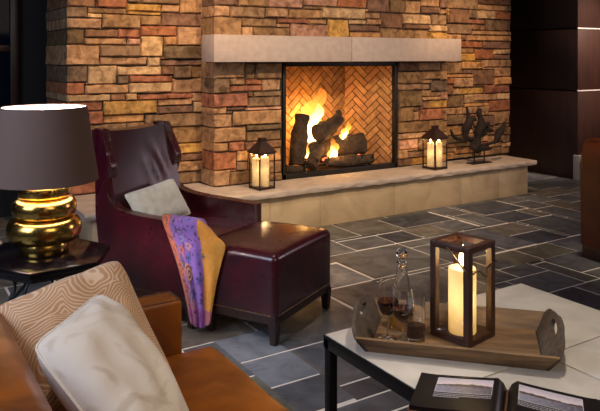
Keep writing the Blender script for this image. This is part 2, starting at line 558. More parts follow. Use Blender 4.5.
def make_floor():
    R = 0.05
    x0, x1, y0, y1 = -3.0, 10.0, 0.0, 8.0
    nx, ny = int((x1 - x0) / R), int((y1 - y0) / R)
    occ = [[False] * ny for _ in range(nx)]
    rects = []
    for a, b, c, d, k in TILES:
        i0, i1, j0, j1 = [int(round(q)) for q in ((a - x0) / R, (c - x0) / R, (b - y0) / R, (d - y0) / R)]
        for i in range(i0, i1):
            for j in range(j0, j1):
                if occ[i][j]:
                    continue
                occ[i][j] = True
        rects.append((a, b, c, d, k))
    rnd = random.Random(11)
    sizes = [(6, 6), (9, 6), (12, 6), (12, 9), (6, 9), (12, 12), (9, 9)]
    for j in range(ny):
        for i in range(nx):
            if occ[i][j]:
                continue
            w, h = rnd.choice(sizes)
            i1 = i
            while i1 < nx and i1 - i < w and not occ[i1][j]:
                i1 += 1
            if i1 < nx and 0 < w - (i1 - i) and False:
                pass
            # avoid slivers: swallow a narrow remainder
            e = i1
            while e < nx and e - i1 < 3 and not occ[e][j]:
                e += 1
            if e < nx and e - i1 < 3 and occ[e][j]:
                i1 = e
            j1 = j
            while j1 < ny and j1 - j < h and not any(occ[q][j1] for q in range(i, i1)):
                j1 += 1
            for q in range(i, i1):
                for r in range(j, j1):
                    occ[q][r] = True
            rects.append((x0 + i * R, y0 + j * R, x0 + i1 * R, y0 + j1 * R, rnd.choice('kbggodbgd')))
    bm = BM()
    cl = bm.loops.layers.float_color.new('Col')
    g = 0.0065
    for a, b, c, d, k in rects:
        col = TILE_COL[k]
        f_ = rnd.uniform(0.85, 1.15)
        col = (col[0] * f_, col[1] * f_, col[2] * f_, 1)
        z = rnd.uniform(-0.001, 0.0008)
        lo = [bm.verts.new((x, y, -0.008)) for x, y in ((a + g, b + g), (c - g, b + g), (c - g, d - g), (a + g, d - g))]
        e = g + 0.003
        hi = [bm.verts.new((x, y, z)) for x, y in ((a + e, b + e), (c - e, b + e), (c - e, d - e), (a + e, d - e))]
        fs = [bm.faces.new(hi)]
        for i in range(4):
            j = (i + 1) % 4
            fs.append(bm.faces.new((lo[i], lo[j], hi[j], hi[i])))
        for f in fs:
            f.material_index = 0
            for lp in f.loops:
                lp[cl] = col
    vs = [bm.verts.new(p) for p in ((x0, y0, -0.0035), (x1, y0, -0.0035), (x1, y1, -0.0035), (x0, y1, -0.0035))]
    f = bm.faces.new(vs)
    f.material_index = 1
    return link('floor', bm, [M['slate'], M['grout']], smooth=False, kind='structure')


make_floor()

# ------------------------------------------------------------------ setting: ledge stone walls
STONES_LEFT="""1849,2159,1890,1960,Y 1849,2159,1860,1890,Y 2159,2329,1890,1960,T 2329,2599,1890,2050,T 1989,2329,1960,2050,O 1969,2159,1770,1860,O 2159,2599,1770,1890,B 1779,1969,1660,1740,R 1969,2299,1680,1770,R 2299,2599,1600,1770,T 1849,1969,1600,1660,P 1969,2179,1500,1680,L 2179,2299,1600,1680,N 2179,2559,1480,1600,D 2029,2149,1420,1500,L 2149,2599,1420,1480,B 1769,2159,1340,1420,L 2159,2269,1340,1420,B 2269,2439,1310,1420,G 2439,2599,1310,1420,O 1869,2259,1280,1340,R 1769,1869,1270,1340,G 2259,2599,1180,1310,T 1869,2259,1190,1280,L 1939,2449,1130,1180,R 2449,2599,1100,1180,T 2119,2449,1070,1130,T 2119,2459,1000,1070,B 2459,2599,1000,1100,L 2009,2599,880,1000,O 1369,1519,1820,1910,G 1519,1849,1860,1910,G 1519,1639,1820,1860,L 1369,1639,1730,1820,T 1639,1969,1740,1860,O 1369,1499,1600,1730,D 1499,1779,1660,1730,B 1499,1849,1600,1660,T 1589,1849,1910,2040,R 1369,1589,1910,2030,B 1369,1619,1430,1600,T 1619,1969,1500,1600,O 1619,2029,1430,1500,T 1519,1769,1270,1430,L 1369,1519,1290,1430,G 1369,1499,1190,1290,R 1499,1869,1190,1270,T 1369,1709,1130,1190,L 1709,1839,1130,1190,B 1839,1939,1130,1190,L 1369,1649,1050,1130,R 1649,2119,1010,1130,Y 1369,1529,940,1050,R 1529,1649,940,1050,R 1649,2009,940,1010,N 1489,1849,840,940,O 1849,2009,830,940,O 2299,2599,640,730,Y 2289,2599,570,640,B 2239,2599,480,570,T 2229,2599,370,480,O 2259,2599,730,880,O 1369,1609,370,480,R 1609,1729,370,480,D 1729,1849,370,430,O 1849,2089,370,420,D 2089,2229,370,430,G 1849,2089,420,470,O 1729,1849,430,480,L 2089,2229,430,510,L 1849,1969,470,530,O 1969,2089,470,580,D 1369,1549,480,540,T 1549,1729,480,530,O 1729,1849,480,540,B 2089,2229,510,620,O 1549,1729,530,590,B 1849,1969,530,580,L 1369,1549,540,600,B 1729,1849,540,590,B 2239,2289,570,620,N 1849,1969,580,660,B 1969,2089,580,660,D 1549,1729,590,670,D 1729,1849,590,680,T 1369,1489,600,680,R 1489,1549,600,690,G 2089,2229,620,710,L 2239,2289,620,730,D 1849,2029,660,770,T 2029,2089,660,720,R 1549,1729,670,780,G 1369,1489,680,730,R 1729,1849,680,760,L 1489,1549,690,740,R 2089,2229,710,790,R 2029,2089,720,800,T 1369,1489,730,810,B 2239,2259,730,790,N 1489,1549,740,800,D 1729,1849,760,810,G 1849,1969,770,830,O 1969,2029,770,830,B 1549,1729,780,840,O 2089,2209,790,840,D 2209,2229,790,870,O 2239,2259,790,880,N 1489,1549,800,840,O 2029,2089,800,880,O 1369,1489,810,860,B 1729,1849,810,840,Y 2009,2029,830,880,R 2089,2209,840,880,B 1369,1489,860,940,O 1499,1519,1270,1290,G 2149,2179,1480,1500,R 2559,2599,1480,1590,D 1849,1969,1960,2070,D 1969,1989,1960,2070,R 1369,1589,2030,2110,B 1589,1829,2040,2150,R 1829,1849,2040,2120,L 1989,2169,2050,2130,D 2169,2409,2050,2130,G 2409,2599,2050,2110,O 1849,1989,2070,2130,D 1369,1489,2110,2190,N 1489,1589,2110,2200,Y 2409,2599,2110,2220,N 1829,1849,2120,2210,Y 1849,2089,2130,2240,T 2089,2269,2130,2190,Y 2269,2409,2130,2220,N 1589,1769,2150,2210,N 1769,1829,2150,2210,D 1369,1489,2190,2250,T 2089,2209,2190,2250,R 2209,2269,2190,2250,O 1489,1589,2200,2310,L 1589,1829,2210,2300,L 1829,1849,2210,2320,Y 2269,2449,2220,2280,R 2449,2599,2220,2270,L 1849,2089,2240,2320,T 1369,1489,2250,2360,T 2089,2269,2250,2360,B 2449,2599,2270,2320,G 2269,2449,2280,2390,Y 1589,1829,2300,2380,O 1489,1589,2310,2400,Y 1829,2069,2320,2430,D 2069,2089,2320,2380,Y 2449,2599,2320,2410,D 1369,1489,2360,2420,Y 2089,2269,2360,2410,N 1589,1829,2380,2430,T 2069,2089,2380,2460,Y 2269,2449,2390,2500,R 1489,1589,2400,2510,L 2089,2269,2410,2500,D 2449,2599,2410,2490,L 1369,1489,2420,2510,Y 1589,1829,2430,2540,B 1829,2069,2430,2520,L 2069,2089,2460,2510,B 2449,2599,2490,2550,O 2089,2209,2500,2550,T 2209,2449,2500,2550,O 1369,1489,2510,2550,O 1489,1589,2510,2550,D 2069,2089,2510,2550,B 1829,2069,2520,2550,T"""
STONES_CENTER="""2542,2762,1950,2050,B 2762,3072,1950,2070,O 3072,3442,1950,2070,P 2542,2682,1850,1950,T 2682,3032,1850,1950,O 3032,3272,1860,1950,T 2542,2792,1660,1850,O 2792,3162,1770,1850,O 3162,3302,1770,1810,T 2792,2912,1670,1770,T 2912,3302,1660,1770,O 3302,3722,1660,1810,P 3442,3842,1980,2080,P 3842,4202,1980,2090,R 3272,3652,1860,1950,T 3652,4172,1870,1980,L 3162,3492,1810,1860,R 3492,3712,1810,1860,T 4202,4492,1950,2100,B 4492,4702,1950,2090,O 4172,4372,1880,1950,T 3722,3982,1660,1870,Y 3982,4192,1820,1870,L 4192,4372,1820,1880,T 3982,4362,1750,1820,B 3982,4362,1660,1750,N 4372,4662,1790,1950,B 4362,4612,1670,1790,G 4702,4912,1950,2090,T 4912,5182,2030,2150,T 5182,5282,2020,2170,B 4912,5182,1960,2030,B 4662,5062,1840,1950,L 5062,5162,1840,1960,G 5182,5282,1960,2020,T 5162,5282,1840,1960,O 4662,5022,1790,1840,B 5022,5282,1770,1840,L 4612,5012,1660,1790,O 5012,5282,1660,1770,Y 4602,4872,1350,1450,B 4602,4932,1220,1350,O 4872,5192,1350,1450,T 4932,5192,1260,1350,T 5192,5282,1250,1450,N 4932,5052,1220,1260,T 5052,5282,1130,1250,G 4602,5052,1150,1220,T 4602,4922,980,1150,D 4922,5052,1080,1150,T 5052,5192,1080,1130,T 5192,5282,1040,1130,P 4922,5192,1040,1080,T 4922,5022,950,1040,B 5022,5282,950,1040,Y 4602,4792,830,980,O 4792,4882,930,980,B 4792,4882,830,930,T 4882,5232,830,950,R 5232,5282,810,950,T 4602,5162,710,830,O 5162,5282,690,810,O 4602,4962,650,710,T 4602,4872,540,650,P 4872,5072,520,650,O 5072,5282,530,690,T 2542,2832,1310,1460,T 2832,2932,1300,1450,G 2932,3202,1300,1450,O 2542,2682,1180,1310,O 2682,2832,1250,1310,T 2832,3002,1250,1300,R 2682,3002,1190,1250,R 3002,3202,1190,1300,T 2542,2852,1060,1180,R 2852,2912,1140,1190,B 2912,3202,1140,1190,O 2852,3202,1050,1140,O 2542,2652,1000,1060,T 2652,2832,1030,1060,B 2832,3202,1020,1050,P 2542,2712,880,1000,T 2652,2712,1000,1030,B 2712,3202,890,1020,T 2842,3202,840,890,D 2542,2842,750,880,T 2842,3202,740,840,O 2542,2672,670,750,N 2672,2822,670,750,R 2822,3202,670,740,B 2542,2752,510,670,R 2752,2862,570,670,N 2752,2862,490,570,T 2542,2682,370,510,T 2682,2912,370,490,O 2862,3202,550,670,N 2912,3042,440,550,T 3042,3202,440,550,T 2912,3202,370,440,O 4602,4782,370,450,B 4782,5082,370,450,Y 5082,5282,370,460,N 4602,4722,450,540,T 4722,4962,450,510,B 4962,5082,450,520,Y 5082,5282,460,530,T 2682,2752,490,510,R 2862,2912,490,550,T 4722,4872,520,540,N 4962,5072,650,710,L 5072,5162,690,710,Y 5162,5232,810,830,N 4882,4922,950,980,B 2832,3192,1450,1540,D 3192,3552,1450,1530,O 3552,3912,1450,1540,G 3912,4032,1450,1500,O 4032,4152,1450,1530,T 4152,4392,1450,1500,L 4392,4692,1450,1500,D 4692,4812,1450,1500,T 4812,5172,1450,1510,N 5172,5282,1450,1500,B 2542,2722,1460,1550,O 2722,2832,1460,1570,L 3912,4032,1500,1560,Y 4152,4272,1500,1560,G 4272,4572,1500,1550,T 4572,4692,1500,1580,Y 4692,4812,1500,1610,L 5172,5282,1500,1610,T 4812,4932,1510,1600,R 4932,5172,1510,1620,D 3192,3432,1530,1610,T 3432,3552,1530,1590,O 4032,4152,1530,1640,B 2832,3192,1540,1650,Y 3552,3792,1540,1600,T 3792,3912,1540,1650,B 2542,2722,1550,1630,O 4272,4512,1550,1610,D 4512,4572,1550,1640,O 3912,4032,1560,1610,T 4152,4272,1560,1660,T 2722,2832,1570,1620,Y 4572,4692,1580,1660,L 3432,3552,1590,1660,R 3552,3792,1600,1650,T 4812,4932,1600,1660,T 3192,3432,1610,1660,N 3912,4032,1610,1660,T 4272,4452,1610,1660,O 4452,4512,1610,1670,R 4692,4812,1610,1660,R 5172,5282,1610,1660,L 2722,2832,1620,1660,R 4932,5172,1620,1660,R 2542,2662,1630,1660,Y 2662,2722,1630,1660,O 4032,4152,1640,1660,T 4512,4572,1640,1670,O 3442,3652,1950,1980,O 4172,4202,1950,1980,T 2542,2662,2050,2130,T 2662,2762,2050,2140,O 2762,3002,2070,2120,B 3002,3182,2070,2160,O 3182,3362,2070,2120,T 3362,3442,2070,2180,N 3442,3802,2080,2130,L 3802,3842,2080,2160,O 3842,4082,2090,2180,B 4082,4202,2090,2140,O 4492,4672,2090,2150,N 4672,4792,2090,2150,N 4792,4912,2090,2200,B 4202,4492,2100,2150,T 2762,3002,2120,2210,O 3182,3302,2120,2170,G 3302,3362,2120,2230,R 2542,2662,2130,2180,O 3442,3562,2130,2220,D 3562,3742,2130,2180,N 3742,3802,2130,2180,L 2662,2762,2140,2190,B 4082,4202,2140,2230,B 4202,4322,2150,2200,O 4322,4682,2150,2210,N 4682,4792,2150,2240,G 4912,5032,2150,2210,R 5032,5152,2150,2200,G 5152,5182,2150,2210,T 3002,3182,2160,2220,T 3802,3842,2160,2250,R 3182,3302,2170,2260,Y 5182,5282,2170,2260,N 2542,2662,2180,2240,B 3362,3442,2180,2270,G 3562,3742,2180,2230,B 3742,3802,2180,2270,B 3842,4082,2180,2270,O 2662,2762,2190,2250,T 4202,4322,2200,2290,T 4792,4912,2200,2290,N 5032,5152,2200,2260,T 2762,2942,2210,2300,T 2942,3002,2210,2270,R 4322,4442,2210,2260,L 4442,4682,2210,2290,G 4912,5032,2210,2260,N 5152,5182,2210,2270,T 3002,3182,2220,2310,N 3442,3562,2220,2270,L 3302,3362,2230,2310,L 3562,3742,2230,2340,R 4082,4202,2230,2280,O 2542,2662,2240,2300,D 4682,4792,2240,2320,T 2662,2762,2250,2300,G 3802,3842,2250,2300,T 3182,3302,2260,2310,R 4322,4442,2260,2350,Y 4912,5092,2260,2310,G 5092,5152,2260,2350,R 5182,5282,2260,2320,R 2942,3002,2270,2320,Y 3362,3542,2270,2380,T 3542,3562,2270,2350,Y 3742,3802,2270,2330,D 3842,4082,2270,2360,T 5152,5182,2270,2350,D 4082,4202,2280,2340,Y 4202,4322,2290,2380,D 4442,4622,2290,2340,G 4622,4682,2290,2380,Y 4792,4912,2290,2340,O 2542,2662,2300,2390,O 2662,2782,2300,2350,Y 2782,2942,2300,2360,R 3802,3842,2300,2390,O 3002,3242,2310,2370,O 3242,3362,2310,2390,G 4912,5092,2310,2390,R 2942,3002,2320,2400,N 4682,4792,2320,2370,D 5182,5282,2320,2410,O 3742,3802,2330,2390,D 3562,3682,2340,2430,T 3682,3742,2340,2400,T 4082,4202,2340,2420,R 4442,4622,2340,2430,G 4792,4912,2340,2450,O 2662,2782,2350,2440,T 3542,3562,2350,2460,Y 4322,4442,2350,2460,L 5092,5182,2350,2400,N 2782,2942,2360,2410,B 3842,4082,2360,2470,G 3002,3242,2370,2460,L 4682,4792,2370,2460,G 3362,3542,2380,2430,O 4202,4322,2380,2470,Y 4622,4682,2380,2430,O 2542,2662,2390,2470,T 3242,3362,2390,2440,R 3742,3842,2390,2500,L 4912,5032,2390,2470,B 5032,5092,2390,2450,T 2942,3002,2400,2450,R 3682,3742,2400,2510,G 5092,5182,2400,2460,G 2782,2902,2410,2460,O 2902,2942,2410,2490,L 5182,5282,2410,2500,N 4082,4202,2420,2510,O 3362,3542,2430,2540,N 3562,3682,2430,2540,L 4442,4562,2430,2510,G 4562,4682,2430,2510,T 2662,2782,2440,2500,B 3242,3362,2440,2520,T 2942,3002,2450,2510,N 4792,4912,2450,2540,O 5032,5092,2450,2500,Y 2782,2902,2460,2550,L 3002,3242,2460,2520,D 3542,3562,2460,2550,O 4322,4442,2460,2540,B 4682,4792,2460,2510,R 5092,5182,2460,2520,T 2542,2662,2470,2530,B 3842,4082,2470,2550,Y 4202,4322,2470,2550,L 4912,5032,2470,2530,Y 2902,2942,2490,2540,T 2662,2782,2500,2550,O 3742,3842,2500,2550,R 5032,5092,2500,2550,N 5182,5282,2500,2550,Y 2942,3002,2510,2550,T 3682,3742,2510,2550,T 4082,4202,2510,2550,O 4442,4792,2510,2550,T 3002,3302,2520,2550,R 3302,3362,2520,2550,Y 5092,5182,2520,2550,T 2542,2662,2530,2550,O 4912,5032,2530,2550,O"""
STONES_RIGHT="""5375,5685,1870,2030,B 5685,5805,1930,2030,G 5805,6125,1930,2030,L 6125,6355,1930,2030,R 5365,5845,2030,2180,O 5845,6325,2030,2100,T 5845,6355,2100,2210,B 5685,5965,1870,1930,R 5965,6215,1800,1930,G 6215,6355,1800,1930,B 5735,5965,1800,1870,B 5355,5735,1750,1870,O 5355,5575,1680,1750,T 5735,6355,1750,1800,T 5665,6355,1680,1750,N 5575,5665,1680,1750,B 5535,5915,1600,1680,R 5915,6355,1590,1680,B 5545,5785,1540,1600,T 5535,5785,1450,1540,Y 5785,6095,1470,1590,R 6095,6355,1530,1590,L 6095,6355,1470,1530,B 5915,6205,1380,1470,T 5585,5915,1360,1450,N 5345,5585,1310,1440,O 5355,5755,1270,1310,N 5755,6105,1180,1360,B 6105,6355,1270,1380,T 6105,6355,1180,1270,N 5345,5455,1200,1270,R 5455,5755,1160,1270,T 5345,5445,1080,1200,B 5445,5555,1080,1160,T 5555,5935,1080,1160,Y 5935,6355,1080,1180,R 5345,5625,940,1080,G 5625,5775,980,1080,L 5775,6145,1000,1080,T 6145,6355,1000,1080,L 5625,6015,940,980,N 6015,6355,870,1000,R 5345,5495,860,940,T 5495,5585,860,940,T 5585,5805,860,940,T 5805,6015,830,940,T 6095,6355,720,870,T 5835,6095,710,830,B 5345,5645,750,860,G 5285,5465,370,450,N 5465,5765,370,420,L 5765,5885,370,450,D 5885,6005,370,450,T 6005,6245,370,460,O 6245,6355,370,450,O 5465,5765,420,500,N 5285,5465,450,500,T 5765,6005,450,530,R 6245,6355,450,500,L 6005,6185,460,510,L 6185,6245,460,520,N 5285,5465,500,550,B 5465,5765,500,550,D 6245,6355,500,590,G 6005,6185,510,600,T 6185,6245,520,610,O 5765,5885,530,580,O 5885,6005,530,610,T 5285,5645,550,630,D 5645,5765,550,640,T 5765,5885,580,630,O 6245,6355,590,680,D 6005,6125,600,710,B 6125,6185,600,710,G 5885,6005,610,660,O 6185,6245,610,700,L 5285,5645,630,740,N 5765,5885,630,710,O 5645,5765,640,690,L 5885,6005,660,710,T 6245,6355,680,720,O 5645,5765,690,770,L 6185,6245,700,720,O 5765,5835,710,800,O 5285,5345,750,800,D 5645,5765,770,820,N 5285,5345,800,890,L 5765,5835,800,830,N 5645,5765,820,860,R 5765,5805,830,860,O 6015,6095,830,870,T 5285,5345,890,970,T 5285,5345,970,1020,L 5775,6015,980,1000,O 5285,5345,1020,1100,O 5285,5345,1100,1160,G 5285,5345,1160,1270,B 5755,5935,1160,1180,B 5285,5355,1270,1310,G 5285,5345,1310,1420,O 5585,5755,1310,1360,B 5915,6105,1360,1380,T 6205,6355,1380,1470,O 5285,5345,1420,1510,T 5345,5525,1440,1490,L 5785,5905,1450,1470,G 5345,5525,1490,1580,T 5285,5345,1510,1620,D 5345,5525,1580,1680,B 5285,5345,1620,1700,Y 5285,5345,1700,1750,G 5285,5345,1750,1800,B 5285,5345,1800,1910,L 5355,5375,1870,1950,D 5285,5345,1910,2020,Y 5345,5375,1950,2030,T 5285,5345,2020,2070,R 5345,5365,2030,2090,R 6325,6355,2030,2100,D 5285,5345,2070,2130,B 5345,5365,2090,2170,N 5285,5345,2130,2210,O 5345,5365,2170,2230,Y 5365,5545,2180,2270,Y 5545,5845,2180,2240,T 5285,5345,2210,2290,T 5845,6145,2210,2260,T 6145,6355,2210,2320,N 5345,5365,2230,2280,Y 5545,5665,2240,2330,L 5665,5845,2240,2350,D 5845,6145,2260,2370,O 5365,5485,2270,2380,T 5485,5545,2270,2380,T 5345,5365,2280,2330,B 5285,5345,2290,2400,T 6145,6265,2320,2400,L 6265,6355,2320,2400,D 5345,5365,2330,2410,T 5545,5665,2330,2410,N 5665,5845,2350,2440,L 5845,6025,2370,2430,B 6025,6145,2370,2450,O 5365,5485,2380,2470,O 5485,5545,2380,2460,N 5285,5345,2400,2490,Y 6145,6355,2400,2510,O 5345,5365,2410,2470,D 5545,5665,2410,2470,D 5845,6025,2430,2540,T 5665,5845,2440,2500,B 6025,6145,2450,2550,G 5485,5545,2460,2550,G 5345,5485,2470,2530,L 5545,5665,2470,2550,R 5285,5345,2490,2550,T 5665,5845,2500,2550,L 6145,6355,2510,2550,B 5345,5465,2530,2550,T 5465,5485,2530,2550,T"""

STONE_COL = {'T': (0.52, 0.31, 0.16), 'Y': (0.64, 0.38, 0.10), 'L': (0.66, 0.45, 0.24), 'O': (0.34, 0.21, 0.105), 'D': (0.20, 0.135, 0.07),
             'R': (0.42, 0.165, 0.085), 'P': (0.60, 0.33, 0.22), 'B': (0.25, 0.135, 0.08), 'G': (0.27, 0.175, 0.10), 'N': (0.60, 0.33, 0.14)}


def stone_wall(name, data, Y, left_edge=None, left_back=None, right_edge=None, right_back=None, seed=1):
    rnd = random.Random(seed)
    bm = BM()
    cl = bm.loops.layers.float_color.new('Col')
    xs, zs = [], []
    for tok in data.split():
        a, b, c, d, k = tok.split(',')
        x0, x1, z0, z1 = [int(q) / 1000.0 for q in (a, b, c, d)]
        xs += [x0, x1]
        zs += [z0, z1]
        lf = left_edge is not None and x0 - left_edge < 0.012
        rt = right_edge is not None and right_edge - x1 < 0.012
        g = 0.0035
        x0 += 0 if lf else g
        x1 -= 0 if rt else g
        z0 += g
        z1 -= g
        col = STONE_COL[k]
        f_ = rnd.uniform(0.82, 1.15)
        h_ = rnd.uniform(-0.01, 0.02)
        col = (max(0.02, (col[0] + h_) * f_), col[1] * f_, max(0.02, (col[2] - h_) * f_), 1)
        w, h = x1 - x0, z1 - z0
        nx, nz = max(2, min(9, int(w / 0.045))), max(2, min(4, int(h / 0.035)))
        ew, eh = min(0.012, w * 0.16), min(0.010, h * 0.16)
        us = [x0, x0 + ew] + [x0 + ew + (w - 2 * ew) * i / nx for i in range(1, nx)] + [x1 - ew, x1]
        vs_ = [z0, z0 + eh] + [z0 + eh + (h - 2 * eh) * i / nz for i in range(1, nz)] + [z1 - eh, z1]
        out = rnd.uniform(0.0, 0.030)
        tx, tz = rnd.uniform(-0.03, 0.03), rnd.uniform(-0.06, 0.06)
        sd = rnd.uniform(0, 90)
        grid = []
        n1, n2 = len(us), len(vs_)
        for i, x in enumerate(us):
            row = []
            for j, z in enumerate(vs_):
                edge = i in (0, n1 - 1) or j in (0, n2 - 1)
                q = Vector((x * 11, sd, z * 11))
                y = Y - out - (x - x0 - w / 2) * tx - (z - z0 - h / 2) * tz - 0.010 * noise.noise(q) - 0.005 * noise.noise(q * 3.1)
                if edge:
                    y += 0.016
                dx = 0.008 * noise.noise(Vector((z * 22, sd, 3))) if i in (0, n1 - 1) and not (lf and i == 0) and not (rt and i == n1 - 1) else 0
                dz = 0.008 * noise.noise(Vector((x * 13, sd, 7))) if j in (0, n2 - 1) else 0
                xx = x + dx
                if lf and i == 0:
                    xx = x - 0.012 * (0.5 + out / 0.03) + 0.006 * noise.noise(Vector((sd, z * 17, 1)))
                if rt and i == n1 - 1:
                    xx = x + 0.012 * (0.5 + out / 0.03)
                row.append(bm.verts.new((xx, y, z + dz)))
            grid.append(row)
        faces = []
        for i in range(n1 - 1):
            for j in range(n2 - 1):
                faces.append(bm.faces.new((grid[i][j], grid[i + 1][j], grid[i + 1][j + 1], grid[i][j + 1])))
        ring = [(i, 0) for i in range(n1)] + [(n1 - 1, j) for j in range(1, n2)] + [(i, n2 - 1) for i in range(n1 - 2, -1, -1)] + [(0, j) for j in range(n2 - 2, 0, -1)]
        back = []
        for i, j in ring:
            v = grid[i][j].co
            yb = Y + 0.045
            if lf and i == 0 and left_back:
                yb = left_back
            if rt and i == n1 - 1 and right_back:
                yb = right_back
            back.append(bm.verts.new((v.x, yb, v.z)))
        m = len(ring)
        for q in range(m):
            r = (q + 1) % m
            i, j = ring[q]
            i2, j2 = ring[r]
            faces.append(bm.faces.new((grid[i2][j2], grid[i][j], back[q], back[r])))
        for f in faces:
            f.material_index = 0
            for lp in f.loops:
                lp[cl] = col
    return bm


def stone_struct(name, data, Y, mortar_boxes, **kw):
    bm = stone_wall(name, data, Y, **kw)
    nf = len(bm.faces)
    for c0, c1 in mortar_boxes:
        box(bm, c0, c1)
    bm.faces.ensure_lookup_table()
    for f in bm.faces[nf:]:
        f.material_index = 1
    return link(name, bm, [M['stone'], M['mortar']], smooth=True, kind='structure', angle=35)


YW, YB, YR = 5.71, 5.424, 5.50
BX0, BX1 = 2.542, 5.285
RX1 = 6.352
stone_struct('wall_left', STONES_LEFT, YW, [((1.375, YW + 0.012, 0.0), (2.65, 6.5, 2.55))], left_edge=1.369, left_back=6.48, seed=3)
OX0, OX1, OZ0, OZ1 = 3.223, 4.585, 0.366, 1.445
stone_struct('wall_center', STONES_CENTER, YB, [((BX0 + 0.006, YB + 0.012, 0.0), (OX0 - 0.005, 6.4, 2.55)), ((OX1 + 0.005, YB + 0.012, 0.0), (BX1, 6.4, 2.55)),
                                                ((OX0 - 0.005, YB + 0.012, OZ1 + 0.02), (OX1 + 0.005, 6.4, 2.55))], left_edge=BX0, left_back=YW, seed=4)
stone_struct('wall_right', STONES_RIGHT, YR, [((BX1, YR + 0.012, 0.0), (RX1 - 0.006, 6.5, 2.55))], right_edge=RX1, right_back=6.4, seed=5)

bm = BM()
box(bm, (1.30, 5.25, 2.55), (6.40, 6.6, 3.15))
link('trim_1', bm, M['dark_wall'], kind='structure')
bm = BM()
box(bm, (-4.0, 6.9, 0), (9.5, 7.0, 3.2))
link('wall_back', bm, M['dark_wall'], kind='structure')
# night window beyond the stone pier on the left
bm = BM()
box(bm, (-1.6, 6.86, 0.5), (1.15, 6.90, 2.9))
w1 = link('window_1', bm, M['night_glass'], kind='structure')
bm = BM()
for x in (-1.64, -0.3, 1.11):
    box(bm, (x, 6.82, 0.44), (x + 0.07, 6.88, 2.96), 0.006)
for z in (0.44, 1.55, 2.9):
    box(bm, (-1.64, 6.825, z), (1.18, 6.88, z + 0.06), 0.006)
link('window_frame', bm, M['dark_wood'], parent=w1)
bm = BM()
box(bm, (-4.0, 0.0, 3.15), (10.0, 7.0, 3.2))
link('ceiling', bm, M['plaster'], kind='structure')

# panelled column on the right
col = thing('column', 'square column clad in dark brown wood with thin steel bands, right of the stone fireplace', 'column', (7.33, 5.28, 0))
bm = BM()
for z0, z1 in ((0.0, 1.079), (1.093, 1.846), (1.860, 3.15)):
    box(bm, (0, 0, z0), (1.6, 1.55, z1), 0.004)
link('wood_panel', bm, M['panel_wood'], parent=col)
for z in (1.079, 1.846):
    bm = BM()
    box(bm, (-0.004, -0.004, z), (1.604, 0.015, z + 0.014), 0.002)
    link('steel_band', bm, M['steel'], parent=col)
bm = BM()
box(bm, (-0.03, -0.05, 0), (1.65, 0.05, 0.30), 0.008)
o = link('plinth', bm, M['plinth'], parent=col)
o['label'] = 'pale grey stone plinth'

# ------------------------------------------------------------------ fireplace
hearth = thing('hearth', 'long raised stone hearth bench under the fireplace, pale slab on buff panels', 'hearth', (1.305, 4.98, 0))


def hearth_slab():
    bm = BM()
    L = 6.20 - 1.305
    D = YB - 4.98 + 0.0
    nx, ny = 150, 6
    rows = []
    prof = [(0.05, 0.318), (0.004, 0.318), (0.0, 0.330), (-0.002, 0.345), (0.002, 0.360), (0.010, 0.366)]
    xs = [L * i / nx for i in range(nx + 1)]
    for i, x in enumerate(xs):
        row = []
        for y, z in prof:
            n_ = noise.noise(Vector((x * 13, z * 60, 1.5))) * 0.009 + noise.noise(Vector((x * 40, z * 90, 4))) * 0.004
            row.append(bm.verts.new((x, y + (n_ if y < 0.04 else 0), z)))
        yb = (YW if x < BX0 - 1.305 - 0.001 else YB) - 4.98 + 0.03
        for k in range(1, ny + 1):
            row.append(bm.verts.new((x, 0.01 + (yb - 0.01) * k / ny, 0.366 + 0.001 * noise.noise(Vector((x * 6, k * 2.0, 0))))))
        row.append(bm.verts.new((x, yb, 0.318)))
        rows.append(row)
    for a, b in zip(rows, rows[1:]):
        for k in range(len(a)):
            j = (k + 1) % len(a)
            bm.faces.new((a[k], b[k], b[j], a[j]))
    bm.faces.new(rows[0])
    bm.faces.new(rows[-1][::-1])
    return bm


link('slab', hearth_slab(), M['hearth_top'], parent=hearth)
px = [0.07, 0.80, 1.56, 2.07, 2.92, 3.80, 4.36, 4.81]
for a, b in zip(px, px[1:]):
    bm = BM()
    box(bm, (a + 0.0012, 0.055, 0), (b - 0.0012, 0.42, 0.318), 0.002)
    link('base_panel', bm, M['hearth_base'], parent=hearth)

mantel = thing('mantel', 'pale limestone mantel beam spanning the stone chimney above the fire', 'mantel', (2.42, 5.19, 1.457))
for a, b in ((0, 1.417), (1.420, 2.845)):
    bm = BM()
    box(bm, (a, 0, 0), (b, YB - 5.19 + 0.02, 0.231), 0.005)
    link('mantel_block', bm, M['limestone'], parent=mantel)

fp = thing('fireplace', 'built-in gas fireplace with herringbone brick lining and black metal surround', 'fireplace', (OX0, YB, OZ0))


def FP(x, y, z):
    return (x - OX0, y - YB, z - OZ0)


bm = BM()
fw = 0.032
box(bm, FP(OX0, YB - 0.005, OZ0), FP(OX0 + fw, YB + 0.06, OZ1), 0.003)
box(bm, FP(OX1 - fw, YB - 0.005, OZ0), FP(OX1, YB + 0.06, OZ1), 0.003)
box(bm, FP(OX0, YB - 0.005, OZ1 - 0.035), FP(OX1, YB + 0.06, OZ1 + 0.018), 0.003)
box(bm, FP(OX0, YB - 0.005, OZ0 + 0.001), FP(OX1, YB + 0.06, OZ0 + 0.050), 0.003)
link('surround', bm, M['black_metal'], parent=fp)


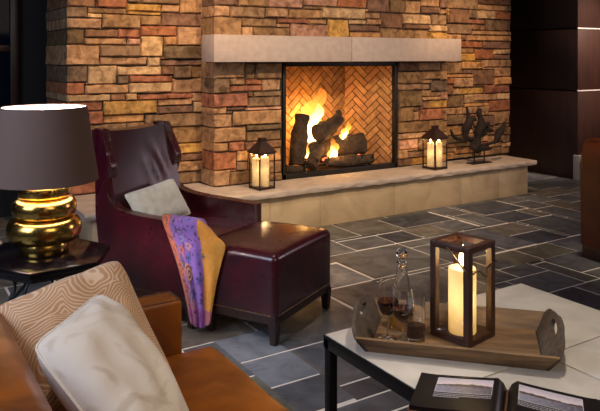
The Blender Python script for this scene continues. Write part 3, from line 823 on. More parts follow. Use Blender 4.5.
def clip(poly, w, h):
    def cut(p, f, inter):
        out = []
        for i in range(len(p)):
            a, b = p[i - 1], p[i]
            fa, fb = f(a), f(b)
            if fb >= 0:
                if fa < 0:
                    out.append(inter(a, b, fa, fb))
                out.append(b)
            elif fa >= 0:
                out.append(inter(a, b, fa, fb))
        return out

    def it(a, b, fa, fb):
        t = fa / (fa - fb)
        return (a[0] + (b[0] - a[0]) * t, a[1] + (b[1] - a[1]) * t)
    for f in (lambda q: q[0], lambda q: w - q[0], lambda q: q[1], lambda q: h - q[1]):
        poly = cut(poly, f, it)
        if len(poly) < 3:
            return None
    return poly


def herringbone(p0, p1, z0, z1, seed):
    """brick panel standing from p0 to p1 (x, y), bricks raised towards the opening"""
    rnd = random.Random(seed)
    a = Vector((p0[0], p0[1], 0))
    d = Vector((p1[0] - p0[0], p1[1] - p0[1], 0))
    w = d.length
    d.normalize()
    nrm = Vector((d.y, -d.x, 0))
    h = z1 - z0
    bm = BM()
    cl = bm.loops.layers.float_color.new('Col')
    U = 0.062
    n = 3
    g = 0.0045
    c = math.cos(math.pi / 4)
    R = 45

    def put(x, y, lx, ly):
        q = [(x * U + g, y * U + g), ((x + lx) * U - g, y * U + g), ((x + lx) * U - g, (y + ly) * U - g), (x * U + g, (y + ly) * U - g)]
        q = [((u - v) * c + w / 2, (u + v) * c + h / 2) for u, v in q]
        q = clip(q, w, h)
        if not q or len(q) < 3:
            return
        t = rnd.uniform(0.8, 1.15)
        col = (0.56 * t, 0.285 * t * rnd.uniform(0.92, 1.06), 0.095 * t, 1)
        dep = 0.006 + rnd.uniform(0, 0.002)
        lo = [bm.verts.new(a + d * u + Vector((0, 0, z0 + v))) for u, v in q]
        hi = [bm.verts.new(a + d * u + nrm * dep + Vector((0, 0, z0 + v))) for u, v in q]
        fs = [bm.faces.new(hi)]
        for i in range(len(q)):
            j = (i + 1) % len(q)
            fs.append(bm.faces.new((lo[i], lo[j], hi[j], hi[i])))
        for f in fs:
            for lp in f.loops:
                lp[cl] = col
    for y in range(-R, R):
        for m in range(-8, 9):
            x = y + 2 * n * m
            if abs(x) < R:
                put(x, y, n, 1)
    for x in range(-R, R):
        for m in range(-8, 9):
            y = x - 2 * n + 1 + 2 * n * m
            if abs(y) < R:
                put(x, y, 1, n)
    nf = len(bm.faces)
    q = [a - nrm * 0.02, a + d * w - nrm * 0.02]
    vs = [bm.verts.new((p.x, p.y, z)) for p, z in ((a, z0), (a + d * w, z0), (a + d * w, z1), (a, z1))]
    vb = [bm.verts.new((p.x, p.y, z)) for p, z in ((q[0], z0), (q[1], z0), (q[1], z1), (q[0], z1))]
    bm.faces.new(vs)
    bm.faces.new(vb[::-1])
    for i in range(4):
        j = (i + 1) % 4
        bm.faces.new((vs[i], vb[i], vb[j], vs[j]))
    bm.faces.ensure_lookup_table()
    for f in bm.faces[nf:]:
        f.material_index = 1
    return bm


bx0, bx1, by = 3.47, 4.27, 5.90
fb = [FP(3.25, 5.47, 0), FP(bx0, by, 0), FP(bx1, by, 0), FP(4.56, 5.47, 0)]
link('back_panel', herringbone(fb[1], fb[2], 0.02, 1.18, 1), [M['firebrick'], M['fire_joint']], parent=fp, smooth=False)
link('side_panel', herringbone(fb[2], fb[3], 0.02, 1.18, 2), [M['firebrick'], M['fire_joint']], parent=fp, smooth=False)
link('side_panel', herringbone(fb[0], fb[1], 0.02, 1.18, 3), [M['firebrick'], M['fire_joint']], parent=fp, smooth=False)
bm = BM()
prism(bm, [(p[0], p[1]) for p in (FP(3.24, 5.44, 0), FP(4.57, 5.44, 0), FP(bx1 + 0.03, by + 0.03, 0), FP(bx0 - 0.03, by + 0.03, 0))], 'z', 0.005, 0.024)
link('firebox_floor', bm, M['soot'], parent=fp)
bm = BM()
prism(bm, [(p[0], p[1]) for p in (FP(3.24, 5.44, 0), FP(4.57, 5.44, 0), FP(bx1 + 0.03, by + 0.03, 0), FP(bx0 - 0.03, by + 0.03, 0))], 'z', 1.18, 1.20)
link('firebox_top', bm, M['soot'], parent=fp)
FZ = OZ0 + 0.024

grate = thing('grate', 'black iron bar grate under the burning logs', 'grate', (3.9, 5.62, FZ))
for y in (-0.11, 0.12):
    bm = BM()
    box(bm, (-0.42, y, 0.05), (0.44, y + 0.018, 0.072), 0.004)
    link('rail', bm, M['black_metal'], parent=grate)
for i in range(7):
    x = -0.40 + i * 0.135
    bm = BM()
    tube(bm, spline([(x, -0.15, 0.13), (x, -0.13, 0.085), (x, 0.0, 0.08), (x, 0.15, 0.082)], 4), 0.010, 8)
    link('bar', bm, M['black_metal'], parent=grate)
for x in (-0.38, 0.40):
    for y in (-0.101, 0.129):
        bm = BM()
        box(bm, (x - 0.01, y - 0.01, 0.0), (x + 0.01, y + 0.01, 0.052), 0.002)
        link('leg', bm, M['black_metal'], parent=grate)


def make_log(name, label, pts, rad, seed, branch=None):
    P = spline(pts, 8)
    c = P[len(P) // 2]
    c = Vector((c.x, c.y, min(p.z for p in P)))
    t = thing(name, label, 'log', c)
    bm = BM()
    tube(bm, [p - c for p in P], rad, 16, rough=0.32, seed=seed)
    link('bark', bm, M['bark'], parent=t)
    for end, nxt in ((P[0], P[1]), (P[-1], P[-2])):
        r = rad[0] if end is P[0] else rad[-1]
        d = (end - nxt).normalized()
        bm = BM()
        tube(bm, [end - c - d * 0.002, end - c + d * 0.004], [r * 0.93, r * 0.86], 14)
        link('cut_end', bm, M['log_end'], parent=t)
    if branch:
        bm = BM()
        tube(bm, [p - c for p in spline(branch[0], 6)], branch[1], 10, rough=0.3, seed=seed + 3)
        link('branch_stub', bm, M['bark'], parent=t)
    return t


make_log('log', 'tall charred log leaning upright at the left of the fire', [(3.475, 5.58, 0.475), (3.52, 5.61, 0.70), (3.585, 5.66, 0.93)], [0.072, 0.085, 0.080, 0.075, 0.066], 1)
make_log('log', 'topmost log slanting up to the right with a broken branch stub', [(3.70, 5.56, 0.755), (3.84, 5.61, 0.79), (4.05, 5.70, 0.865)], [0.085, 0.09, 0.082, 0.070, 0.058], 2,
         ([(4.00, 5.68, 0.86), (4.03, 5.68, 0.92), (4.02, 5.68, 0.955)], [0.05, 0.035, 0.025]))
make_log('log', 'thick charred log lying level across the grate at right', [(3.62, 5.66, 0.575), (3.95, 5.65, 0.595), (4.28, 5.60, 0.620)], [0.078, 0.090, 0.100, 0.104, 0.102], 3)
make_log('log', 'short log leaning on the grate front, left of the small flame', [(3.58, 5.50, 0.455), (3.66, 5.55, 0.53), (3.75, 5.60, 0.60)], [0.058, 0.062, 0.055, 0.05], 4)
make_log('log', 'thin dark log along the front of the embers', [(3.76, 5.50, 0.475), (4.05, 5.51, 0.470), (4.33, 5.53, 0.465)], [0.045, 0.052, 0.058, 0.055, 0.045], 5)
make_log('log', 'small piece of log on the firebox floor in the left front corner', [(3.32, 5.52, 0.44), (3.40, 5.51, 0.435), (3.48, 5.52, 0.43)], [0.035, 0.042, 0.038], 6)
rnd = random.Random(3)
for k in range(9):
    bm = BM()
    b = bmesh.new()
    bmesh.ops.create_icosphere(b, subdivisions=2, radius=0.018)
    for v in b.verts:
        v.co *= 1 + 0.35 * noise.noise(v.co * 60 + Vector((k, 0, 0)))
    merge(bm, b)
    o = link('ember', bm, M['ember'])
    o.location = (3.62 + 0.075 * k + rnd.uniform(-0.02, 0.02), 5.585 + rnd.uniform(-0.02, 0.02), FZ + 0.103)
    tag(o, 'small glowing ember on the grate bars under the logs', 'ember', 'embers under the logs')


def make_flame(label, base, h, w, lean, seed, core=0.62):
    def body(hh, ww, s):
        bm = BM()
        n = 18
        pts, rad = [], []
        for i in range(n + 1):
            t = i / n
            wob = 0.16 * ww * math.sin(t * 7 + s) * t + 0.1 * ww * math.sin(t * 15 + 2 * s) * t
            pts.append(Vector((lean * t * hh + wob, 0.02 * math.sin(4 * t + s), hh * t)))
            r = ww * 0.5 * (0.55 + 1.0 * t) * (1 - t) ** 0.8 * 1.25 if t > 0.02 else ww * 0.26
            rad.append(max(0.002, r * (1 + 0.22 * math.sin(t * 19 + s * 3))))
        tube(bm, pts, rad, 14, rough=0.25, seed=s, flat=0.55)
        return bm
    o = link('flame', body(h, w, seed), M['flame_out'])
    o.location = base
    tag(o, label, 'flame')
    link('flame_core', body(h * core, w * 0.72, seed + 0.4), M['flame_in'], parent=o)
    return o


make_flame('tallest flame, rising behind the top log beside the upright log', (3.73, 5.70, 0.60), 0.60, 0.30, 0.10, 1.0, 0.74)
make_flame('small flame licking up at the right of the top log', (4.03, 5.60, 0.68), 0.17, 0.10, 0.35, 2.2)
make_flame('low flame in front of the level log, middle of the grate', (3.86, 5.54, 0.50), 0.20, 0.13, 0.0, 3.1)
make_flame('low flame at the foot of the leaning upright log', (3.60, 5.62, 0.52), 0.22, 0.10, 0.15, 4.7)
light('POINT', 'fire_glow', (3.72, 5.76, 0.86), 13, (1.0, 0.50, 0.14), radius=0.09)
light('POINT', 'fire_glow_low', (3.86, 5.46, 0.60), 3, (1.0, 0.5, 0.15), radius=0.05)

# ------------------------------------------------------------------ hearth lanterns
HZ = 0.3665


def make_candle(label, loc, r, h, group=None, glow_w=0.30, glow=1.0):
    t = thing('pillar_candle', label, 'candle', loc, 0, group)
    bm = BM()
    wl = 0.82
    lathe(bm, [(0, 0), (r * 0.97, 0), (r, 0.003), (r, h - 0.006), (r * 0.95, h), (r * 0.7, h - 0.003), (r * 0.4, h - 0.007), (0, h - 0.008)], 32)
    lathe(bm, [(0, 0.008), (r * wl, 0.008), (r * wl, h - 0.014), (0, h - 0.014)], 32)  # hollow added so a lamp inside can shine through the wax
    link('wax', bm, M['wax'], parent=t)
    bm = BM()
    tube(bm, [(0, 0, h - 0.01), (0.001, 0, h + 0.004), (0.003, 0, h + 0.012)], 0.0014, 6)
    link('wick', bm, M['wick'], parent=t)
    bm = BM()
    fh = 0.034 * glow
    fh = 0.0
    lathe(bm, [(0, 0), (0.0045, 0.004), (0.0078, 0.011), (0.0070, 0.02), (0.0032, 0.032), (0, 0.042)], 12)
    for v in bm.verts:
        v.co = Vector((v.co.x * glow + 0.003, v.co.y * glow, v.co.z * glow + h + 0.006))
    link('flame', bm, M['candle_flame'], parent=t)
    lp = light('POINT', 'wax_fill_lamp', (loc[0], loc[1], loc[2] + h * 0.55), glow_w * 0.9, (1.0, 0.90, 0.70), radius=0.008)  # unseen lamp added inside the candle to make its wax glow
    return t


def hearth_lantern(label, loc, rz, s, hb, ht):
    t = thing('lantern', label, 'lantern', loc, rz)
    h = s / 2
    bm = BM()
    frustum(bm, (0, 0), 0.006, 0.022, h, h, 0.002)
    for sx in (-1, 1):
        for sy in (-1, 1):
            box(bm, (sx * (h - 0.008) - 0.006, sy * (h - 0.008) - 0.006, 0), (sx * (h - 0.008) + 0.006, sy * (h - 0.008) + 0.006, 0.006))
    link('base', bm, M['lantern_metal'], parent=t)
    for sx in (-1, 1):
        for sy in (-1, 1):
            bm = BM()
            c = (sx * (h - 0.006), sy * (h - 0.006))
            frustum(bm, c, 0.022, hb, 0.0055, 0.0055, 0.001)
            link('post', bm, M['lantern_metal'], parent=t)
    bm = BM()
    for sy in (-1, 1):
        box(bm, (-h, sy * (h - 0.006) - 0.0055, hb - 0.008), (h, sy * (h - 0.006) + 0.0055, hb + 0.004))
        box(bm, (sy * (h - 0.006) - 0.0055, -h, hb - 0.008), (sy * (h - 0.006) + 0.0055, h, hb + 0.004))
    link('top_frame', bm, M['lantern_metal'], parent=t)
    bm = BM()
    frustum(bm, (0, 0), hb + 0.002, hb + 0.010, h + 0.009, h + 0.009)
    frustum(bm, (0, 0), hb + 0.010, ht - 0.03, h + 0.009, 0.028)
    link('roof', bm, M['lantern_metal'], parent=t, smooth=False)
    bm = BM()
    frustum(bm, (0, 0), ht - 0.032, ht - 0.004, 0.026, 0.026)
    frustum(bm, (0, 0), ht - 0.004, ht + 0.003, 0.031, 0.029, 0.001)
    link('cap', bm, M['lantern_metal'], parent=t, smooth=False)
    for k in range(4):
        bm = BM()
        box(bm, (-h + 0.013, -h + 0.004, 0.023), (h - 0.013, -h + 0.006, hb - 0.008), M=Matrix.Rotation(k * math.pi / 2, 4, 'Z'))
        link('glass_pane', bm, M['pane'], parent=t, smooth=False)
    return t


LA = (2.865, 5.175, HZ)
hearth_lantern('copper-roofed glass lantern on the hearth left of the fire', LA, math.radians(6), 0.165, 0.310, 0.435)
make_candle('taller ivory pillar candle at the front of the lantern left of the fire', (LA[0] + 0.012, LA[1] - 0.028, HZ + 0.0225), 0.036, 0.252, glow_w=0.5)
make_candle('ivory pillar candle at the back left in the lantern left of the fire', (LA[0] - 0.038, LA[1] + 0.038, HZ + 0.0225), 0.034, 0.240)
LB = (4.865, 5.165, HZ)
hearth_lantern('copper-roofed glass lantern on the hearth right of the fire', LB, math.radians(4), 0.178, 0.310, 0.435)
make_candle('ivory pillar candle at the right front in the lantern right of the fire', (LB[0] + 0.03, LB[1] - 0.025, HZ + 0.0225), 0.036, 0.248)
make_candle('ivory pillar candle at the left in the lantern right of the fire', (LB[0] - 0.04, LB[1] + 0.02, HZ + 0.0225), 0.034, 0.240)
light('POINT', 'candle_glow_left', (LA[0] - 0.005, LA[1] - 0.005, HZ + 0.297), 1.5, (1.0, 0.62, 0.28), radius=0.012)
light('POINT', 'candle_glow_right', (LB[0] - 0.005, LB[1] - 0.005, HZ + 0.297), 1.5, (1.0, 0.62, 0.28), radius=0.012)

# ------------------------------------------------------------------ driftwood sculpture
sc = thing('sculpture', 'dark gnarled driftwood sculpture on a small metal stand at the right end of the hearth', 'sculpture', (5.49, 5.18, HZ))
bm = BM()
box(bm, (-0.12, -0.055, 0), (0.17, 0.055, 0.010), 0.002)
link('base_plate', bm, M['black_metal'], parent=sc)
for x in (-0.045, 0.105):
    bm = BM()
    tube(bm, [(x, 0, 0.008), (x, 0, 0.16)], 0.007, 8)
    link('rod', bm, M['black_metal'], parent=sc)
bm = BM()
tube(bm, spline([(-0.10, 0, 0.225), (-0.05, -0.01, 0.165), (0.06, -0.01, 0.15), (0.21, 0, 0.145)], 6), [0.016, 0.036, 0.040, 0.032, 0.012], 14, 0.4, 1)
tube(bm, spline([(-0.04, 0, 0.19), (-0.07, 0.0, 0.26), (-0.165, 0.0, 0.275), (-0.17, 0, 0.36), (-0.13, 0.0, 0.44), (-0.125, 0.005, 0.50), (-0.15, 0.01, 0.61)], 6), [0.035, 0.028, 0.022, 0.034, 0.048, 0.042, 0.022, 0.010], 14, 0.45, 2)
tube(bm, spline([(-0.14, 0, 0.42), (-0.07, 0.0, 0.48), (-0.02, 0.0, 0.455)], 6), [0.045, 0.035, 0.012], 12, 0.3, 8)
tube(bm, spline([(-0.02, 0, 0.18), (0.02, 0, 0.29), (0.05, 0, 0.39), (0.05, 0, 0.47), (0.04, 0.01, 0.53), (0.045, 0.01, 0.585)], 6), [0.045, 0.040, 0.050, 0.046, 0.030, 0.033, 0.018], 14, 0.4, 3)
tube(bm, spline([(0.07, 0, 0.40), (0.12, -0.01, 0.405), (0.18, 0, 0.425)], 6), [0.04, 0.035, 0.012], 12, 0.4, 4)
tube(bm, spline([(0.0, 0, 0.27), (0.09, 0.01, 0.31), (0.17, 0.02, 0.345), (0.26, 0.01, 0.33)], 6), [0.020, 0.030, 0.034, 0.012], 12, 0.35, 5)
tube(bm, spline([(0.05, 0, 0.18), (0.20, 0, 0.20), (0.28, 0, 0.215), (0.34, 0, 0.29), (0.38, 0, 0.345), (0.44, 0.01, 0.415)], 6), [0.025, 0.014, 0.016, 0.036, 0.042, 0.030, 0.018], 12, 0.4, 6)
tube(bm, spline([(-0.14, 0, 0.275), (-0.24, 0.01, 0.265), (-0.33, 0.01, 0.30), (-0.385, 0.01, 0.38)], 6), [0.028, 0.018, 0.018, 0.02, 0.008], 10, 0.4, 7)
link('driftwood', bm, M['driftwood'], parent=sc)

# ------------------------------------------------------------------ burgundy armchair and ottoman
RZ = math.radians(29)


def nails(bm, pts, step=0.020, r=0.0052, nrm=(0, -1, 0)):
    P = [Vector(p) for p in pts]
    N = Vector(nrm).normalized()
    up = N.orthogonal().normalized()
    sd = N.cross(up)
    acc = 0.0
    for a, b in zip(P, P[1:]):
        L = (b - a).length
        d = (b - a) / max(L, 1e-6)
        x = -acc
        while x + step <= L + 1e-6:
            x += step
            c = a + d * x
            ring = [bm.verts.new(c + (up * math.cos(k * math.pi / 3) + sd * math.sin(k * math.pi / 3)) * r) for k in range(6)]
            rin2 = [bm.verts.new(c + N * r * 0.55 + (up * math.cos(k * math.pi / 3) + sd * math.sin(k * math.pi / 3)) * r * 0.62) for k in range(6)]
            top = bm.verts.new(c + N * r * 0.8)
            for k in range(6):
                j = (k + 1) % 6
                bm.faces.new((ring[k], ring[j], rin2[j], rin2[k]))
                bm.faces.new((rin2[k], rin2[j], top))
        acc = L - x


chair = thing('armchair', 'burgundy leather wing armchair with nailhead trim in front of the stone wall', 'armchair', (1.50, 3.485, 0), RZ)
CW = 0.71


def wing_profile():
    front = [(0.0, 0.15), (0.0, 0.572)]
    top = spline([(0.0, 0.572), (0.20, 0.580), (0.42, 0.588), (0.56, 0.605), (0.635, 0.640), (0.672, 0.690), (0.655, 0.760), (0.632, 0.835), (0.655, 0.90), (0.695, 0.985), (0.725, 1.062)], 5)
    back = [(0.80, 1.066), (0.792, 0.95), (0.775, 0.80), (0.745, 0.55), (0.69, 0.15)]
    return front[:1] + [(p.x, p.y) for p in [Vector((q[0], q[1], 0)) for q in top]] + back


prof = wing_profile()
for name_x, (xa, xb) in (('near', (0.0, 0.072)), ('far', (CW - 0.072, CW))):
    bm = BM()
    prism(bm, prof, 'x', xa, xb, 0.012, 3)
    # a slight outward flare of the wing tops and the tub-like bow of the back
    for v in bm.verts:
        s = -1 if name_x == 'near' else 1
        t = max(0.0, (v.co.y - 0.45) / 0.35)
        bow = 0.055 * t * t
        v.co.x -= s * bow * (1.0 if v.co.z > 0.62 else 0.35)
    link('arm_and_wing', bm, M['burgundy'], parent=chair, angle=50)

bm = BM()
nx, nz = 22, 16
gf, gb = [], []
for i in range(nx + 1):
    s = i / nx
    a = 2 * s - 1
    rf, rb = [], []
    for j in range(nz + 1):
        t = j / nz
        z = 0.30 + t * (1.058 - 0.30 - 0.022 * (1 - a * a))
        yf = 0.555 + 0.155 * t ** 1.1 + 0.035 * (1 - a * a) - 0.02 * math.sin(math.pi * t) * (1 - a * a)
        fold = 0.010 * math.sin((s * 1.6 + t * 0.9) * 14) * math.exp(-((s - 0.72) ** 2 + (t - 0.66) ** 2) / 0.02)
        yb = 0.70 + 0.115 * t + 0.03 * (1 - a * a)
        x = 0.050 + (CW - 0.10) * s
        rf.append(bm.verts.new((x, yf + fold, z)))
        rb.append(bm.verts.new((x, yb, z)))
    gf.append(rf)
    gb.append(rb)
for i in range(nx):
    for j in range(nz):
        bm.faces.new((gf[i][j], gf[i + 1][j], gf[i + 1][j + 1], gf[i][j + 1]))
        bm.faces.new((gb[i][j], gb[i][j + 1], gb[i + 1][j + 1], gb[i + 1][j]))
    bm.faces.new((gf[i][nz], gf[i + 1][nz], gb[i + 1][nz], gb[i][nz]))
    bm.faces.new((gf[i][0], gb[i][0], gb[i + 1][0], gf[i + 1][0]))
for j in range(nz):
    bm.faces.new((gf[0][j], gf[0][j + 1], gb[0][j + 1], gb[0][j]))
    bm.faces.new((gf[nx][j], gb[nx][j], gb[nx][j + 1], gf[nx][j + 1]))
bmesh.ops.bevel(bm, geom=[e for e in bm.edges if e.verts[0].co.z > 1.0 and e.verts[1].co.z > 1.0 and e.calc_face_angle(0) > 0.9], offset=0.012, segments=2, affect='EDGES')
link('backrest', bm, M['burgundy'], parent=chair, angle=50)
bm = BM()
box(bm, (0.070, -0.008, 0.17), (CW - 0.070, 0.62, 0.470), 0.02, 4)
link('seat_cushion', bm, M['burgundy'], parent=chair)
bm = BM()
box(bm, (0.012, 0.012, 0.105), (CW - 0.012, 0.68, 0.155), 0.004)
link('seat_rail', bm, M['dark_wood'], parent=chair)
for x, y in ((0.035, 0.035), (CW - 0.035, 0.035), (0.05, 0.655), (CW - 0.05, 0.655)):
    bm = BM()
    frustum(bm, (x, y), 0.0, 0.125, 0.019, 0.026, 0.003)
    link('leg', bm, M['dark_wood'], parent=chair)
bm = BM()
arm_line = [p for p in prof[1:] if p[0] < 0.74]
nails(bm, [(-0.0005, 0.018 + 0.62 * i / 30, 0.168) for i in range(31)], 0.017, 0.0042, (-1, 0, 0))
for xo, sgn in ((-0.0, -1), (CW, 1)):
    pass
edge = [(0.013, y + 0.000, z + 0.001) for y, z in arm_line if y < 0.50]
nails(bm, edge, 0.017, 0.0042, (0, 0, 1))
edge = [(CW - 0.013, y, z + 0.001) for y, z in arm_line if y < 0.50]
nails(bm, edge, 0.017, 0.0042, (0, 0, 1))
for x in (0.013, 0.059, CW - 0.013, CW - 0.059):
    nails(bm, [(x, -0.0005, 0.17), (x, -0.0005, 0.55)], 0.017, 0.0042, (0, -1, 0))


def bowed(x, y, z, s):
    t = max(0.0, (y - 0.45) / 0.35)
    return x - s * 0.055 * t * t * (1.0 if z > 0.62 else 0.35)


up_line = [(y, z) for y, z in arm_line if y >= 0.42 and z > 0.58]
for x, s in ((0.014, -1), (0.058, -1), (CW - 0.014, 1), (CW - 0.058, 1)):
    nails(bm, [(bowed(x, y, z, s), y - 0.001, z + 0.001) for y, z in up_line], 0.017, 0.0042, (0, -0.8, 0.5))
o = link('nailhead_trim', bm, M['bronze'], parent=chair)
o['kind'] = 'stuff'

ott = thing('ottoman', 'square burgundy leather ottoman on dark wood legs in front of the armchair', 'ottoman', (1.775, 3.055, 0), RZ)
OW, OD = 0.655, 0.495
bm = BM()
nx = 24
b = bmesh.new()
box(b, (0.0, 0.0, 0.142), (OW, OD, 0.470), 0.035, 5)
bmesh.ops.subdivide_edges(b, edges=[e for e in b.edges if e.calc_length() > 0.2], cuts=9, use_grid_fill=True)
for v in b.verts:
    s, t = v.co.x / OW, v.co.y / OD
    if v.co.z > 0.43:
        v.co.z += 0.024 * max(0, 1 - (2 * s - 1) ** 2) ** 0.7 * max(0, 1 - (2 * t - 1) ** 2) ** 0.7
    elif v.co.z < 0.16:
        v.co.z = min(v.co.z, 0.146)
merge(bm, b)
link('upholstery', bm, M['burgundy'], parent=ott, angle=60)
bm = BM()
box(bm, (0.008, 0.008, 0.105), (OW - 0.008, OD - 0.008, 0.147), 0.003)
link('rail', bm, M['dark_wood'], parent=ott)
for x in (0.028, OW - 0.028):
    for y in (0.028, OD - 0.065):
        bm = BM()
        frustum(bm, (x, y), 0.0, 0.125, 0.018, 0.026, 0.003)
        link('leg', bm, M['dark_wood'], parent=ott)
bm = BM()
nails(bm, [(0.0, OD - 0.02, 0.156), (0.0, 0.03, 0.156)], 0.014, 0.0042, (-1, 0, 0))
nails(bm, [(0.02, 0.0, 0.156), (OW - 0.02, 0.0, 0.156)], 0.014, 0.0042, (0, -1, 0))
o = link('nailhead_trim', bm, M['bronze'], parent=ott)
o['kind'] = 'stuff'


def rot_local(loc, rz, p):
    c, s = math.cos(rz), math.sin(rz)
    return Vector((loc[0] + p[0] * c - p[1] * s, loc[1] + p[0] * s + p[1] * c, (loc[2] if len(loc) > 2 else 0) + p[2]))


def in_chair(p):
    return rot_local((1.50, 3.485, 0), RZ, p)


pc = [in_chair(p) for p in ((0.045, 0.55, 0.685), (0.495, 0.545, 0.715), (0.525, 0.42, 0.490), (0.060, 0.42, 0.495))]
cen = sum(pc, Vector()) / 4
bm = BM()
cushion(bm, [p - cen for p in pc], 0.10, seed=2, pinch=0.05)
pil = link('throw_pillow', bm, M['sage'])
pil.location = cen
tag(pil, 'pale sage grey lumbar pillow leaning in the burgundy armchair', 'pillow')
bm = BM()
tube(bm, [p - cen for p in perimeter(pc, 0.05)], 0.0045, 6)
link('piping', bm, M['sage'], parent=pil)

# printed throw over the near arm
rows = [
    [(0.115, 0.24, 0.575), (0.115, 0.16, 0.580), (0.115, 0.07, 0.585), (0.110, 0.01, 0.582), (0.095, -0.025, 0.552)],
    [(0.035, 0.235, 0.603), (0.035, 0.15, 0.606), (0.035, 0.05, 0.606), (0.030, -0.025, 0.598), (0.060, -0.075, 0.550)],
    [(-0.014, 0.200, 0.578), (-0.018, 0.12, 0.575), (-0.020, 0.03, 0.575), (-0.005, -0.055, 0.570), (0.030, -0.140, 0.522)],
    [(-0.020, 0.155, 0.500), (-0.030, 0.085, 0.495), (-0.030, 0.000, 0.500), (-0.010, -0.080, 0.500), (0.020, -0.200, 0.490)],
    [(-0.022, 0.120, 0.430), (-0.036, 0.055, 0.425), (-0.034, -0.015, 0.420), (-0.008, -0.085, 0.420), (0.012, -0.185, 0.405)],
    [(-0.022, 0.078, 0.330), (-0.038, 0.020, 0.325), (-0.030, -0.030, 0.320), (-0.004, -0.085, 0.320), (0.012, -0.155, 0.305)],
    [(-0.022, 0.045, 0.230), (-0.036, 0.000, 0.225), (-0.026, -0.035, 0.220), (0.000, -0.078, 0.215), (0.014, -0.128, 0.200)],
    [(-0.020, 0.022, 0.140), (-0.032, -0.014, 0.130), (-0.022, -0.045, 0.125), (0.000, -0.072, 0.120), (0.014, -0.112, 0.115)],
    [(-0.018, 0.005, 0.060), (-0.026, -0.024, 0.045), (-0.016, -0.045, 0.040), (0.000, -0.070, 0.035), (0.012, -0.105, 0.060)],
]
NS, NTT = 96, 200
cols = [spline([r[k] for r in rows], 25) for k in range(5)]
bm = BM()
cl = bm.verts.layers.float_color.new('Col')
rnd = random.Random(7)
flowers = [(0.30, 0.46, 0.060, (0.75, 0.22, 0.20)), (0.46, 0.42, 0.050, (0.85, 0.45, 0.42)), (0.20, 0.60, 0.055, (0.78, 0.28, 0.18)), (0.36, 0.36, 0.035, (0.35, 0.42, 0.80)),
           (0.44, 0.52, 0.045, (0.12, 0.20, 0.62)), (0.26, 0.72, 0.05, (0.55, 0.16, 0.12)), (0.42, 0.76, 0.05, (0.10, 0.10, 0.35)), (0.62, 0.66, 0.05, (0.15, 0.12, 0.40)),
           (0.72, 0.50, 0.035, (0.35, 0.25, 0.12)), (0.52, 0.17, 0.035, (0.10, 0.22, 0.75)), (0.66, 0.80, 0.035, (0.12, 0.10, 0.3)), (0.18, 0.44, 0.03, (0.12, 0.16, 0.10)), (0.28, 0.56, 0.03, (0.10, 0.16, 0.35))]


def throw_color(s, t):
    n1 = noise.noise(Vector((s * 9, t * 9, 1)))
    n2 = noise.noise(Vector((s * 26, t * 30, 5)))
    base = Vector((0.36, 0.19, 0.70)) + Vector((0.10, 0.03, 0.06)) * n1
    border = 0.17 + 0.03 * n1
    if s < border:
        base = Vector((0.72, 0.22, 0.14)) + Vector((0.1, 0.08, 0.1)) * n2
    if s > 0.69 + 0.03 * n1 + 0.25 * max(0, t - 0.55) and t > 0.12:
        base = Vector((0.90, 0.40, 0.06)) + Vector((0.06, 0.06, 0.02)) * n1
    if t > 0.66 and s < 0.5:
        base = base.lerp(Vector((0.45, 0.16, 0.12)), min(1, (t - 0.66) * 4))
    if t > 0.86:
        base = base.lerp(Vector((0.36, 0.06, 0.38)), 0.6)
    # winding stems
    if abs(s - 0.30 - 0.07 * math.sin(t * 20)) < 0.010 and t > 0.12:
        base = Vector((0.06, 0.10, 0.08))
    if abs(t - 0.33 - 0.04 * math.sin(s * 14)) < 0.006 and s < 0.55:
        base = Vector((0.08, 0.07, 0.16))
    if t < 0.30 and abs(s - 0.42 - 0.03 * math.sin(t * 30)) < 0.012:
        base = Vector((0.15, 0.22, 0.62))
    for fs, ft, fr, fc in flowers:
        fr = fr * 1.35
        dx, dy = (s - fs), (t - ft) * 1.5
        d = math.hypot(dx, dy)
        a = math.atan2(dy, dx)
        if d < fr * (0.75 + 0.25 * math.cos(5 * a)):
            base = Vector(fc) if d > fr * 0.28 else Vector((0.08, 0.08, 0.30))
    # scroll
    dx, dy = (s - 0.36), (t - 0.615) * 1.5
    d = math.hypot(dx, dy)
    if d < 0.092:
        a = math.atan2(dy, dx)
        sp = (d / 0.092 * 2.2 - a / (2 * math.pi)) % 1.0
        base = Vector((0.85, 0.42, 0.28)) if sp < 0.55 else Vector((0.14, 0.05, 0.10))
    if n2 > 0.34 and s < 0.7:
        base = base * 0.35
    return (max(0.01, base.x), max(0.01, base.y), max(0.01, base.z), 1)


grid = []
for j in range(NTT + 1):
    t = j / NTT
    k = t * (len(cols[0]) - 1)
    kk = min(int(k), len(cols[0]) - 2)
    ctrl = [c[kk].lerp(c[kk + 1], k - kk) for c in cols]
    line = spline(ctrl, NS // 4)
    row = []
    for i, p in enumerate(line):
        s = i / NS
        amp = 0.008 * min(1, max(0, t - 0.12) * 3)
        q = Vector(p)
        w = amp * math.sin(s * 23 + 1.2 * math.sin(t * 5))
        q.x += -0.7 * w
        q.y += -0.6 * w
        if j == NTT:
            q.z += 0.012 * noise.noise(Vector((s * 40, 0, 0)))
        v = bm.verts.new(q)
        v[cl] = throw_color(s, t)
        row.append(v)
    grid.append(row)
for a, b in zip(grid, grid[1:]):
    for i in range(NS):
        bm.faces.new((a[i], a[i + 1], b[i + 1], b[i]))
thr = link('throw_blanket', bm, M['throw'], angle=80)
thr.location = (1.50, 3.485, 0)
thr.rotation_euler = (0, 0, RZ)
tag(thr, 'purple and orange printed throw with flowers draped over the armchair arm', 'throw')
sol = thr.modifiers.new('thickness', 'SOLIDIFY')
sol.thickness = 0.004
sol.offset = 1.0

